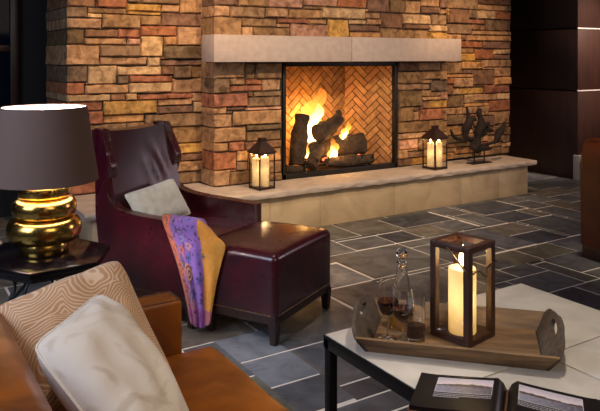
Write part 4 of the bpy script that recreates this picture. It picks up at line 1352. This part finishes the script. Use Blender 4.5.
# ------------------------------------------------------------------ side table and lamp
TX, TY, TZ = 0.745, 3.50, 0.55
st = thing('side_table', 'dark hexagonal side table with twisted branch-like metal legs, under the gold lamp', 'side table', (TX, TY, 0))
hexa = [(0.285, -0.055), (0.150, -0.310), (-0.150, -0.330), (-0.310, -0.10), (-0.17, 0.28), (0.14, 0.27)]
bm = BM()
prism(bm, hexa, 'z', TZ - 0.030, TZ, 0.004)
link('table_top', bm, M['espresso'], parent=st, angle=30)
bm = BM()
prism(bm, [(x * 0.93, y * 0.93) for x, y in hexa], 'z', TZ - 0.055, TZ - 0.029, 0.002)
link('apron', bm, M['black_metal'], parent=st, angle=30)
rnd = random.Random(4)
for k in range(9):
    a = 2 * math.pi * k / 9 + 0.3
    r = 0.22
    bm = BM()
    pts = []
    for j in range(7):
        t = j / 6
        aa = a + 0.45 * math.sin(t * 5 + k * 1.7)
        rr = r * (0.95 + 0.14 * math.sin(t * 7 + k))
        pts.append((rr * math.cos(aa), rr * math.sin(aa), (TZ - 0.05) * (1 - t)))
    tube(bm, spline(pts, 5), [0.0085, 0.007, 0.008, 0.007, 0.008], 7)
    link('leg', bm, M['black_metal'], parent=st)
bm = BM()
box(bm, (0.10, -0.27, 0.0), (0.135, -0.235, TZ - 0.05), 0.003)
link('post', bm, M['black_metal'], parent=st)

lamp = thing('table_lamp', 'gold stacked-ring table lamp with a dark brown drum shade on the side table', 'table lamp', (TX - 0.022, TY - 0.005, TZ + 0.0005))
bm = BM()


def ring_prof(parts, n=9):
    out = []
    for r, rw, z0, z1 in parts:
        for i in range(n + 1):
            a = -math.pi / 2 + math.pi * i / n
            out.append((rw + (r - rw) * math.cos(a) ** 0.7 if abs(math.cos(a)) > 1e-6 else rw, (z0 + z1) / 2 + (z1 - z0) / 2 * math.sin(a)))
    return out


pr_ = [(0, 0), (0.112, 0), (0.115, 0.004), (0.115, 0.046), (0.110, 0.052)] + ring_prof([(0.174, 0.128, 0.052, 0.152), (0.151, 0.115, 0.152, 0.235), (0.124, 0.098, 0.235, 0.306)]) + [(0.06, 0.308), (0.0, 0.308)]
lathe(bm, [(r, z * 1.13) for r, z in pr_], 56)
o = link('base', bm, M['gold'], parent=lamp, angle=60)
o['label'] = 'gold mercury-glass base of stacked rings'
bm = BM()
tube(bm, [(0, 0, 0.345), (0, 0, 0.42)], 0.012, 12)
link('neck', bm, M['brass'], parent=lamp)
bm = BM()
lathe(bm, [(0.002, 0.42), (0.02, 0.43), (0.03, 0.46), (0.026, 0.495), (0.0, 0.51)], 16)
link('bulb', bm, M['bulb'], parent=lamp)
S0, S1, SR0, SR1 = 0.350, 0.705, 0.255, 0.200
bm = BM()
lathe(bm, [(SR0, S0), (SR1, S1)], 64)
link('lamp_shade', bm, M['shade'], parent=lamp)
bm = BM()
lathe(bm, [(SR0 - 0.004, S0 + 0.001), (SR1 - 0.004, S1 - 0.001)], 64)
o = link('shade_lining', bm, M['shade_in'], parent=lamp)
o['label'] = 'bright white lining of the shade'
bm = BM()
for z, r in ((S0, SR0 - 0.002), (S1, SR1 - 0.002)):
    tube(bm, [(r * math.cos(a * math.pi / 24), r * math.sin(a * math.pi / 24), z) for a in range(49)], 0.003, 6)
    link('shade_ring', bm, M['shade'], parent=lamp)
    bm = BM()
tube(bm, [(0, 0, 0.34), (0, 0, S1 - 0.058)], 0.002, 6)
for a in range(3):
    an = a * 2 * math.pi / 3 + 0.4
    tube(bm, [(0.01 * math.cos(an), 0.01 * math.sin(an), S1 - 0.06), (0.2 * math.cos(an), 0.2 * math.sin(an), S1 - 0.01)], 0.002, 6)
link('shade_spider', bm, M['brass'], parent=lamp)
light('POINT', 'lamp_light', (TX - 0.022, TY - 0.005, TZ + 0.56), 26, (1.0, 0.86, 0.80), radius=0.04)

# ------------------------------------------------------------------ cognac sofa
sofa = thing('sofa', 'cognac leather sofa in the left foreground, seen from behind its back', 'sofa', (0.6, 1.5, 0))


def SF(x, y, z):
    return (x - 0.6, y - 1.5, z)


bm = BM()
prism(bm, [(p[0] - 0.6, p[1]) for p in ((0.07, 0.08), (0.06, 0.45), (0.085, 0.72), (0.105, 0.752), (0.20, 0.765), (0.300, 0.758), (0.335, 0.735), (0.40, 0.45), (0.42, 0.08))], 'y', 0.62 - 1.5, 2.405 - 1.5, 0.02, 3)
link('backrest', bm, M['orange'], parent=sofa, angle=50)
for y0, y1 in ((0.78, 1.52), (1.525, 2.283)):
    bm = BM()
    b = bmesh.new()
    box(b, SF(0.395, y0, 0.26), SF(1.065, y1, 0.458), 0.03, 4)
    bmesh.ops.subdivide_edges(b, edges=[e for e in b.edges if e.calc_length() > 0.25], cuts=9, use_grid_fill=True)
    for v in b.verts:
        s, t = (v.co.x + 0.6 - 0.395) / 0.67, (v.co.y + 1.5 - y0) / (y1 - y0)
        if v.co.z > 0.43:
            v.co.z += 0.02 * max(0, 1 - (2 * s - 1) ** 2) * max(0, 1 - (2 * t - 1) ** 2) + 0.006 * noise.noise(Vector((s * 5, t * 5, y0)))
    merge(bm, b)
    link('seat_cushion', bm, M['orange'], parent=sofa, angle=60)
for y0, y1 in ((0.66, 0.775), (2.288, 2.402)):
    bm = BM()
    box(bm, SF(0.34, y0, 0.08), SF(0.945, y1, 0.635), 0.014, 3)
    arm = link('arm', bm, M['orange'], parent=sofa)
    bm = BM()
    for ye in (y0 + 0.010, y1 - 0.010):
        n = 46
        for i in range(n):
            x = 0.40 + 0.535 * i / n
            box(bm, SF(x, ye - 0.0035, 0.6335), SF(x + 0.007, ye + 0.0035, 0.6375))
    for xe in (0.935,):
        for i in range(8):
            y = y0 + 0.014 + i * 0.012
            box(bm, SF(xe - 0.0035, y, 0.6335), SF(xe + 0.0035, y + 0.007, 0.6375))
    link('stitching', bm, M['thread'], parent=arm, smooth=False)
bm = BM()
box(bm, SF(0.36, 0.70, 0.08), SF(0.99, 2.36, 0.262), 0.01)
link('base', bm, M['orange'], parent=sofa)
for x in (0.14, 0.88):
    for y in (0.72, 2.34):
        bm = BM()
        frustum(bm, SF(x, y, 0)[:2], 0.0, 0.085, 0.02, 0.026, 0.003)
        link('leg', bm, M['dark_wood'], parent=sofa)


def wave_mat(name, ca, cb, scale):
    m = bpy.data.materials.new(name)
    k = NT(m)
    uv = k.n('ShaderNodeUVMap')
    vo = k.n('ShaderNodeTexVoronoi')
    vo.inputs['Scale'].default_value = 2.1
    k.l(uv.outputs[0], vo.inputs['Vector'])
    nz = k.n('ShaderNodeTexNoise')
    nz.inputs['Scale'].default_value = 3.0
    k.l(uv.outputs[0], nz.inputs['Vector'])
    ad = k.n('ShaderNodeMath', operation='MULTIPLY_ADD')
    k.l(nz.outputs['Fac'], ad.inputs[0])
    ad.inputs[1].default_value = 0.35
    k.l(vo.outputs['Distance'], ad.inputs[2])
    mu = k.n('ShaderNodeMath', operation='MULTIPLY')
    k.l(ad.outputs[0], mu.inputs[0])
    mu.inputs[1].default_value = scale
    si = k.n('ShaderNodeMath', operation='SINE')
    k.l(mu.outputs[0], si.inputs[0])
    mr = k.n('ShaderNodeMapRange')
    mr.inputs['From Min'].default_value = -0.2
    mr.inputs['From Max'].default_value = 0.9
    k.l(si.outputs[0], mr.inputs['Value'])
    mx = k.n('ShaderNodeMix', data_type='RGBA')
    mx.inputs['A'].default_value = c4(ca)
    mx.inputs['B'].default_value = c4(cb)
    k.l(mr.outputs[0], mx.inputs['Factor'])
    k.l(mx.outputs['Result'], k.b.inputs['Base Color'])
    bp = k.n('ShaderNodeBump')
    bp.inputs['Strength'].default_value = 0.35
    bp.inputs['Distance'].default_value = 0.004
    k.l(mr.outputs[0], bp.inputs['Height'])
    k.l(bp.outputs[0], k.b.inputs['Normal'])
    k.b.inputs['Roughness'].default_value = 0.85
    k.b.inputs['Sheen Weight'].default_value = 0.3
    return m


M['swirl'] = wave_mat('swirl_weave', (0.45, 0.24, 0.115), (0.66, 0.46, 0.29), 150)
M['cream'] = mat('cream_damask', (0.72, 0.64, 0.55), rough=0.7, color2=(0.57, 0.48, 0.38), nscale=7, ndist=1.5, sheen=0.3, bump=0.15, bscale=60, ramp=(0.5, 0.62))


def sofa_cushion(label, cs, thick, m, seed, pinch=0.06):
    cs = [Vector(c) for c in cs]
    cen = sum(cs, Vector()) / 4
    bm = BM()
    cushion(bm, [c - cen for c in cs], thick, n=26, seed=seed, pinch=pinch, wrinkle=0.02, rnd_=0.07)
    o = link('throw_pillow', bm, m, angle=80)
    o.location = cen
    tag(o, label, 'pillow')
    bm = BM()
    tube(bm, [c - cen for c in perimeter(cs, pinch, rnd_=0.07)], 0.0040, 6)
    link('piping', bm, m, parent=o)
    return o


sofa_cushion('tan pillow with woven swirls leaning on the far arm of the cognac sofa', [(0.300, 2.250, 0.740), (0.715, 2.285, 0.825), (0.800, 1.965, 0.500), (0.385, 1.92, 0.500)], 0.18, M['swirl'], 5, 0.04)
sofa_cushion('cream pillow in front of the swirl pillow on the cognac sofa', [(0.345, 1.84, 0.765), (0.590, 2.09, 0.790), (0.735, 1.70, 0.510), (0.520, 1.42, 0.520)], 0.17, M['cream'], 9, 0.04)

# ------------------------------------------------------------------ coffee table
T = 0.485
CX0, CX1, CY0, CY1 = 1.412, 2.478, 0.978, 2.078
ct = thing('coffee_table', 'square coffee table with pale stone top panels in a black metal frame', 'coffee table', ((CX0 + CX1) / 2, (CY0 + CY1) / 2, 0))
cx, cy = (CX0 + CX1) / 2, (CY0 + CY1) / 2
hx, hy = (CX1 - CX0) / 2, (CY1 - CY0) / 2
bm = BM()
for s in (-1, 1):
    box(bm, (-hx - 0.003, s * (hy + 0.001) - 0.002, T - 0.016), (hx + 0.003, s * (hy + 0.001) + 0.002, T - 0.002), 0.0005)
    box(bm, (-hx - 0.003, s * (hy - 0.012) - 0.015, T - 0.048), (hx + 0.003, s * (hy - 0.012) + 0.015, T - 0.012), 0.001)
    box(bm, (s * (hx + 0.001) - 0.002, -hy, T - 0.016), (s * (hx + 0.001) + 0.002, hy, T - 0.002), 0.0005)
    box(bm, (s * (hx - 0.012) - 0.015, -hy, T - 0.048), (s * (hx - 0.012) + 0.015, hy, T - 0.012), 0.001)
box(bm, (-hx, -0.012, T - 0.045), (hx, 0.012, T - 0.014))
box(bm, (-0.012, -hy, T - 0.045), (0.012, hy, T - 0.014))
link('frame', bm, M['black_metal'], parent=ct)
for sx in (-1, 1):
    for sy in (-1, 1):
        bm = BM()
        box(bm, (sx * (hx - 0.017) - 0.017, sy * (hy - 0.017) - 0.017, 0), (sx * (hx - 0.017) + 0.017, sy * (hy - 0.017) + 0.017, T - 0.0125), 0.002)
        link('leg', bm, M['black_metal'], parent=ct)
        bm = BM()
        g = 0.0028
        x0, x1 = (-hx + 0.002, -g) if sx < 0 else (g, hx - 0.002)
        y0, y1 = (-hy + 0.002, -g) if sy < 0 else (g, hy - 0.002)
        box(bm, (x0, y0, T - 0.0119), (x1, y1, T), 0.002)
        link('stone_panel', bm, M['table_stone'], parent=ct)

# ------------------------------------------------------------------ serving tray
tr_o = (1.768, 1.772, T + 0.0005)
TRZ = math.atan2(-0.425, 0.406)
tray = thing('serving_tray', 'weathered wooden serving tray with tall cut-out handle ends on the coffee table', 'tray', tr_o, TRZ)
TL, TW = 0.282, 0.160
bm = BM()
box(bm, (-TL, -TW, 0), (TL, TW, 0.012), 0.002)
link('tray_floor', bm, M['tray'], parent=tray)
for s in (-1, 1):
    bm = BM()
    b = bmesh.new()
    pf = [(s * TW, 0.001), (s * (TW + 0.048), 0.062), (s * (TW + 0.037), 0.064), (s * (TW - 0.012), 0.010)]
    prism(b, pf, 'x', -TL - 0.03, TL + 0.03)
    for v in b.verts:
        f = v.co.z / 0.062
        v.co.x = math.copysign(TL + 0.002 + 0.042 * f, v.co.x)
    merge(bm, b)
    link('side_wall', bm, M['tray'], parent=tray, smooth=False)


def end_board():
    """flared end with a shaped top and a hand hole; u across the tray, v up the board"""
    W2 = TW + 0.035
    outl = [(-TW + 0.005, 0.0), (-TW - 0.030, 0.055)]
    outl += [(p.x, p.y) for p in spline([(-W2 + 0.004, 0.058, 0), (-W2 + 0.004, 0.090, 0), (-W2 + 0.035, 0.128, 0), (-0.085, 0.150, 0), (-0.04, 0.165, 0), (0.04, 0.165, 0), (0.085, 0.150, 0), (W2 - 0.035, 0.128, 0), (W2 - 0.004, 0.090, 0), (W2 - 0.004, 0.058, 0)], 4)]
    outl += [(TW + 0.030, 0.055), (TW - 0.005, 0.0)]
    hole = [(0.066 * math.copysign(abs(math.cos(a)) ** 0.8, math.cos(a)), 0.115 + 0.024 * math.sin(a)) for a in [2 * math.pi * k / 28 for k in range(28)]]
    bm = BM()
    th = 0.016
    layers = []
    for off in (0, th):
        o_ = [bm.verts.new((off, u, v)) for u, v in outl]
        h_ = [bm.verts.new((off, u, v)) for u, v in hole]
        eo = [bm.edges.new((o_[i], o_[(i + 1) % len(o_)])) for i in range(len(o_))]
        eh = [bm.edges.new((h_[i], h_[(i + 1) % len(h_)])) for i in range(len(h_))]
        bmesh.ops.triangle_fill(bm, edges=eo + eh, use_beauty=True)
        layers.append((o_, h_))
    for k in (0, 1):
        a, b = layers[0][k], layers[1][k]
        for i in range(len(a)):
            j = (i + 1) % len(a)
            bm.faces.new((a[i], a[j], b[j], b[i]))
    return bm


for s in (-1, 1):
    bm = end_board()
    for v in bm.verts:
        v.co.z = v.co.z if v.co.z <= 0.0585 else 0.0585 + (v.co.z - 0.0585) * 0.66
    Mx = Matrix.Translation((s * (TL + 0.0), 0, 0.001)) @ Matrix.Rotation(s * math.radians(30), 4, 'Y')
    if s < 0:
        Mx = Mx @ Matrix.Translation((-0.016, 0, 0))
    bm.transform(Mx)
    link('end_board', bm, M['tray_end'], parent=tray, smooth=False)

# ------------------------------------------------------------------ big lantern and candle
LZ = T + 0.0130
LN = rot_local((1.742, 1.682, 0), math.radians(10), (0.0825, 0.0825, 0))
big = thing('lantern', 'tall open brown wooden lantern with a thick candle, standing in the tray', 'lantern', (LN.x, LN.y, LZ), math.radians(10))
h = 0.0825
LH = 0.343
bm = BM()
frustum(bm, (0, 0), 0.0, 0.020, h, h, 0.002)
link('base', bm, M['lantern_wood'], parent=big)
pw = 0.012
for sx in (-1, 1):
    for sy in (-1, 1):
        bm = BM()
        frustum(bm, (sx * (h - pw), sy * (h - pw)), 0.020, LH - 0.022, pw, pw, 0.001)
        link('post', bm, M['lantern_wood'], parent=big)
bm = BM()
for s in (-1, 1):
    box(bm, (-h, s * (h - pw) - pw, LH - 0.022), (h, s * (h - pw) + pw, LH), 0.0015)
    box(bm, (s * (h - pw) - pw, -h + 2 * pw, LH - 0.022), (s * (h - pw) + pw, h - 2 * pw, LH), 0.0015)
link('top_frame', bm, M['lantern_wood'], parent=big)
for k in range(4):
    bm = BM()
    box(bm, (-h + 2 * pw, -h + 0.006, 0.020), (h - 2 * pw, -h + 0.008, LH - 0.022), M=Matrix.Rotation(k * math.pi / 2, 4, 'Z'))
    link('glass_pane', bm, M['pane'], parent=big, smooth=False)
bm = BM()
q = h + 0.005
loc = [(-q, 0.005, 0.332), (-q, -0.040, 0.292), (-q, -q, 0.256), (-0.045, -q, 0.258), (-0.022, -q - 0.004, 0.252), (-0.010, -q - 0.010, 0.238), (0.004, -q - 0.010, 0.238), (0.010, -q - 0.004, 0.254), (0.035, -q, 0.263), (0.080, -q, 0.272)]
tube(bm, spline(loc, 4), 0.0034, 8)
o = link('handle', bm, M['hook'], parent=big)
o['label'] = 'bent metal wire handle with a hook'
make_candle('thick ivory pillar candle inside the tall lantern on the tray', (LN.x - 0.012, LN.y - 0.010, LZ + 0.0203), 0.049, 0.228, glow_w=0.7, glow=1.8)
light('POINT', 'candle_glow_big', (LN.x - 0.012, LN.y - 0.010, LZ + 0.0203 + 0.270), 1.8, (1.0, 0.62, 0.28), radius=0.012)

# ------------------------------------------------------------------ glasses and decanter
GZ = T + 0.0130


def wine_glass(label, x, y, hgt, level):
    t = thing('wine_glass', label, 'wine glass', (x, y, GZ), 0)
    bm = BM()
    lathe(bm, [(0, 0), (0.032, 0.0), (0.034, 0.002), (0.012, 0.006), (0.0045, 0.012), (0.0035, 0.03), (0.0035, 0.078), (0.006, 0.084)], 28)
    link('stem_and_foot', bm, M['blown'], parent=t)
    z0 = 0.082
    pts = [(0.0, 0), (0.012, 0.003), (0.026, 0.014), (0.036, 0.034), (0.039, 0.054), (0.036, 0.085), (0.031, hgt - z0)]
    sp = spline([(r, z, 0) for r, z in pts], 5)
    bm = BM()
    lathe(bm, [(p.x, p.y + z0) for p in sp] + [(max(0, p.x - 0.0012), p.y + z0 + 0.0008) for p in sp[::-1]], 36)
    link('bowl', bm, M['blown'], parent=t)
    inner = [(max(0, p.x - 0.0018), p.y + z0 + 0.001) for p in sp if p.y < level]
    inner[0] = (0, inner[0][1])
    bm = BM()
    lathe(bm, inner + [(0, inner[-1][1])], 36)
    o = link('red_wine', bm, M['wine'], parent=t)
    return t


wine_glass('stemmed glass of red wine at the back left, nearest the tray handle', 1.560, 1.895, 0.205, 0.058)
wine_glass('stemmed glass of red wine in front of the decanter, nearer the tray edge', 1.565, 1.818, 0.205, 0.052)

tm = thing('tumbler', 'straight tall tumbler with a little red wine, beside the big lantern', 'tumbler', (1.640, 1.838, GZ))
bm = BM()
lathe(bm, [(0, 0), (0.031, 0), (0.033, 0.003), (0.034, 0.160), (0.0325, 0.160), (0.0312, 0.014), (0, 0.012)], 36)
link('glass', bm, M['blown'], parent=tm)
bm = BM()
lathe(bm, [(0, 0.0135), (0.0300, 0.0150), (0.0306, 0.058), (0, 0.058)], 32)
link('red_wine', bm, M['wine'], parent=tm)

dc = thing('decanter', 'tall conical glass decanter with a round stopper and amber spirit', 'decanter', (1.668, 1.945, GZ))
bm = BM()
dp = [(0, 0), (0.044, 0.0), (0.047, 0.004), (0.047, 0.02), (0.043, 0.075), (0.033, 0.14), (0.023, 0.19), (0.017, 0.222), (0.015, 0.235), (0.020, 0.243)]
sp = spline([(r, z, 0) for r, z in dp[2:]], 4)
lathe(bm, dp[:2] + [(p.x, p.y) for p in sp] + [(p.x - 0.002, p.y + (0.003 if i == len(sp) - 1 else 0)) for i, p in list(enumerate(sp))[::-1]], 36)
link('glass', bm, M['blown'], parent=dc)
bm = BM()
lathe(bm, [(0, 0.006), (0.0435, 0.007), (0.0438, 0.02), (0.0395, 0.072), (0, 0.072)], 32)
link('amber_spirit', bm, M['amber'], parent=dc)
bm = BM()
lathe(bm, [(0, 0.215), (0.010, 0.217), (0.0125, 0.236), (0.019, 0.245), (0.012, 0.252), (0.010, 0.258)], 20)
b = bmesh.new()
bmesh.ops.create_uvsphere(b, u_segments=20, v_segments=12, radius=0.023)
merge(bm, b, Matrix.Translation((0, 0, 0.277)))
link('stopper', bm, M['blown'], parent=dc)

# ------------------------------------------------------------------ open photo album
BKO = (1.640, 1.425, T + 0.0005)
BRZ = math.atan2(-0.785, 0.62)
bk = thing('photo_album', 'open black photo album with landscape prints on the coffee table corner', 'photo album', BKO, BRZ)
BW, BH = 0.262, 0.215
bm = BM()
for s in (-1, 1):
    x0, x1 = (-BW - 0.004, -0.004) if s < 0 else (0.004, BW + 0.004)
    box(bm, (x0, -BH - 0.004, 0), (x1, 0.004, 0.004), 0.001)
box(bm, (-0.010, -BH - 0.004, 0), (0.010, 0.004, 0.003), 0.001)
o = link('cover', bm, M['copper_edge'], parent=bk)
o['label'] = 'copper brown cover edge'


def page_z(a):
    """height of the page block at distance a (0..1) from the spine"""
    return 0.006 + 0.030 * (min(1, a / 0.10)) ** 0.5 * (1 - 0.0 * a) * (1 - 0.62 * min(1, max(0, (a - 0.10) / 0.75)) ** 0.8)


for s in (-1, 1):
    bm = BM()
    n = 30
    rows = []
    for i in range(n + 1):
        a = i / n
        x = s * (0.003 + (BW - 0.004) * a)
        rows.append([bm.verts.new(q) for q in ((x, 0.0, 0.0045), (x, 0.0, page_z(a)), (x, -BH, page_z(a)), (x, -BH, 0.0045))])
    for p, q in zip(rows, rows[1:]):
        for k in range(4):
            bm.faces.new((p[k], q[k], q[(k + 1) % 4], p[(k + 1) % 4]))
    bm.faces.new(rows[0])
    bm.faces.new(rows[-1][::-1])
    blk = link('page_block', bm, M['page'], parent=bk, angle=50)
    # the mounted print
    bm = BM()
    cl = bm.verts.layers.float_color.new('Col')
    nu, nv = 64, 30
    a0, a1 = (0.78, 0.14) if s < 0 else (0.12, 0.80)
    v0, v1 = -0.020, -0.115
    g = []
    for i in range(nu + 1):
        u = i / nu
        a = a0 + (a1 - a0) * u
        row = []
        for j in range(nv + 1):
            w = j / nv
            p = bm.verts.new((s * (0.003 + (BW - 0.004) * a), v0 + (v1 - v0) * w, page_z(a) + 0.0008))
            ridge = 0.50 - (0.16 + 0.10 * math.sin(u * 5 + s)) * (0.4 + 0.6 * u) * (0.6 + 0.5 * abs(noise.noise(Vector((u * 7, s, 0)))))
            n_ = noise.noise(Vector((u * 20, w * 14, s)))
            if i in (0, nu) or j in (0, nv):
                c = Vector((0.75, 0.72, 0.75))
            elif w < ridge:
                c = Vector((0.50, 0.46, 0.58)).lerp(Vector((0.78, 0.68, 0.70)), w / 0.5)
            elif w < 0.55:
                c = Vector((0.11, 0.075, 0.065)) * (1 + 0.9 * n_)
            else:
                c = Vector((0.30, 0.29, 0.37)).lerp(Vector((0.07, 0.065, 0.085)), min(1, max(0, u * 0.8 + n_ * 0.5)))
            p[cl] = (max(0.02, c.x), max(0.02, c.y), max(0.02, c.z), 1)
            row.append(p)
        g.append(row)
    for i in range(nu):
        for j in range(nv):
            bm.faces.new((g[i][j], g[i + 1][j], g[i + 1][j + 1], g[i][j + 1]))
    link('print', bm, M['print'], parent=blk)
    # unreadable caption lines in tiny light type
    bm = BM()
    rnd = random.Random(5 + s)
    for ln in range(3):
        u = 0.0
        while u < (1.0 if ln < 2 else 0.45):
            L = rnd.uniform(0.012, 0.045)
            q = []
            for uu, dv in ((u, 0), (u + L, 0), (u + L, 0.0042), (u, 0.0042)):
                a = a0 + (a1 - a0) * min(1, uu)
                q.append(bm.verts.new((s * (0.003 + (BW - 0.004) * a), -0.122 - ln * 0.0095 - dv, page_z(a) + 0.0008)))
            bm.faces.new(q)
            u += L + 0.010
    link('caption', bm, M['caption'], parent=blk, smooth=False)

# ------------------------------------------------------------------ club chair at the right edge
cc = thing('club_chair', 'brown leather club chair cut off by the right edge of the picture', 'armchair', (4.55, 3.24, 0), math.radians(-6))
bm = BM()
prism(bm, [(-0.03, 0.10), (-0.03, 0.70), (-0.022, 0.78), (0.0, 0.84), (0.03, 0.876), (0.075, 0.893), (0.12, 0.885), (0.15, 0.85), (0.17, 0.10)], 'y', -0.80, 0.0, 0.02, 3)
link('backrest', bm, M['club'], parent=cc, angle=50)
for y0, y1 in ((-0.80, -0.66), (-0.14, 0.0)):
    bm = BM()
    prism(bm, [(0.02, 0.10), (0.02, 0.88), (0.16, 0.86), (0.36, 0.68), (0.74, 0.62), (0.76, 0.58), (0.76, 0.10)], 'y', y0, y1, 0.02, 3)
    link('arm', bm, M['club'], parent=cc, angle=50)
bm = BM()
box(bm, (0.13, -0.655, 0.22), (0.78, -0.145, 0.44), 0.03, 4)
link('seat_cushion', bm, M['club'], parent=cc)
bm = BM()
box(bm, (-0.015, -0.79, 0.0), (0.75, -0.01, 0.102), 0.004)
link('base', bm, M['dark_wood'], parent=cc)
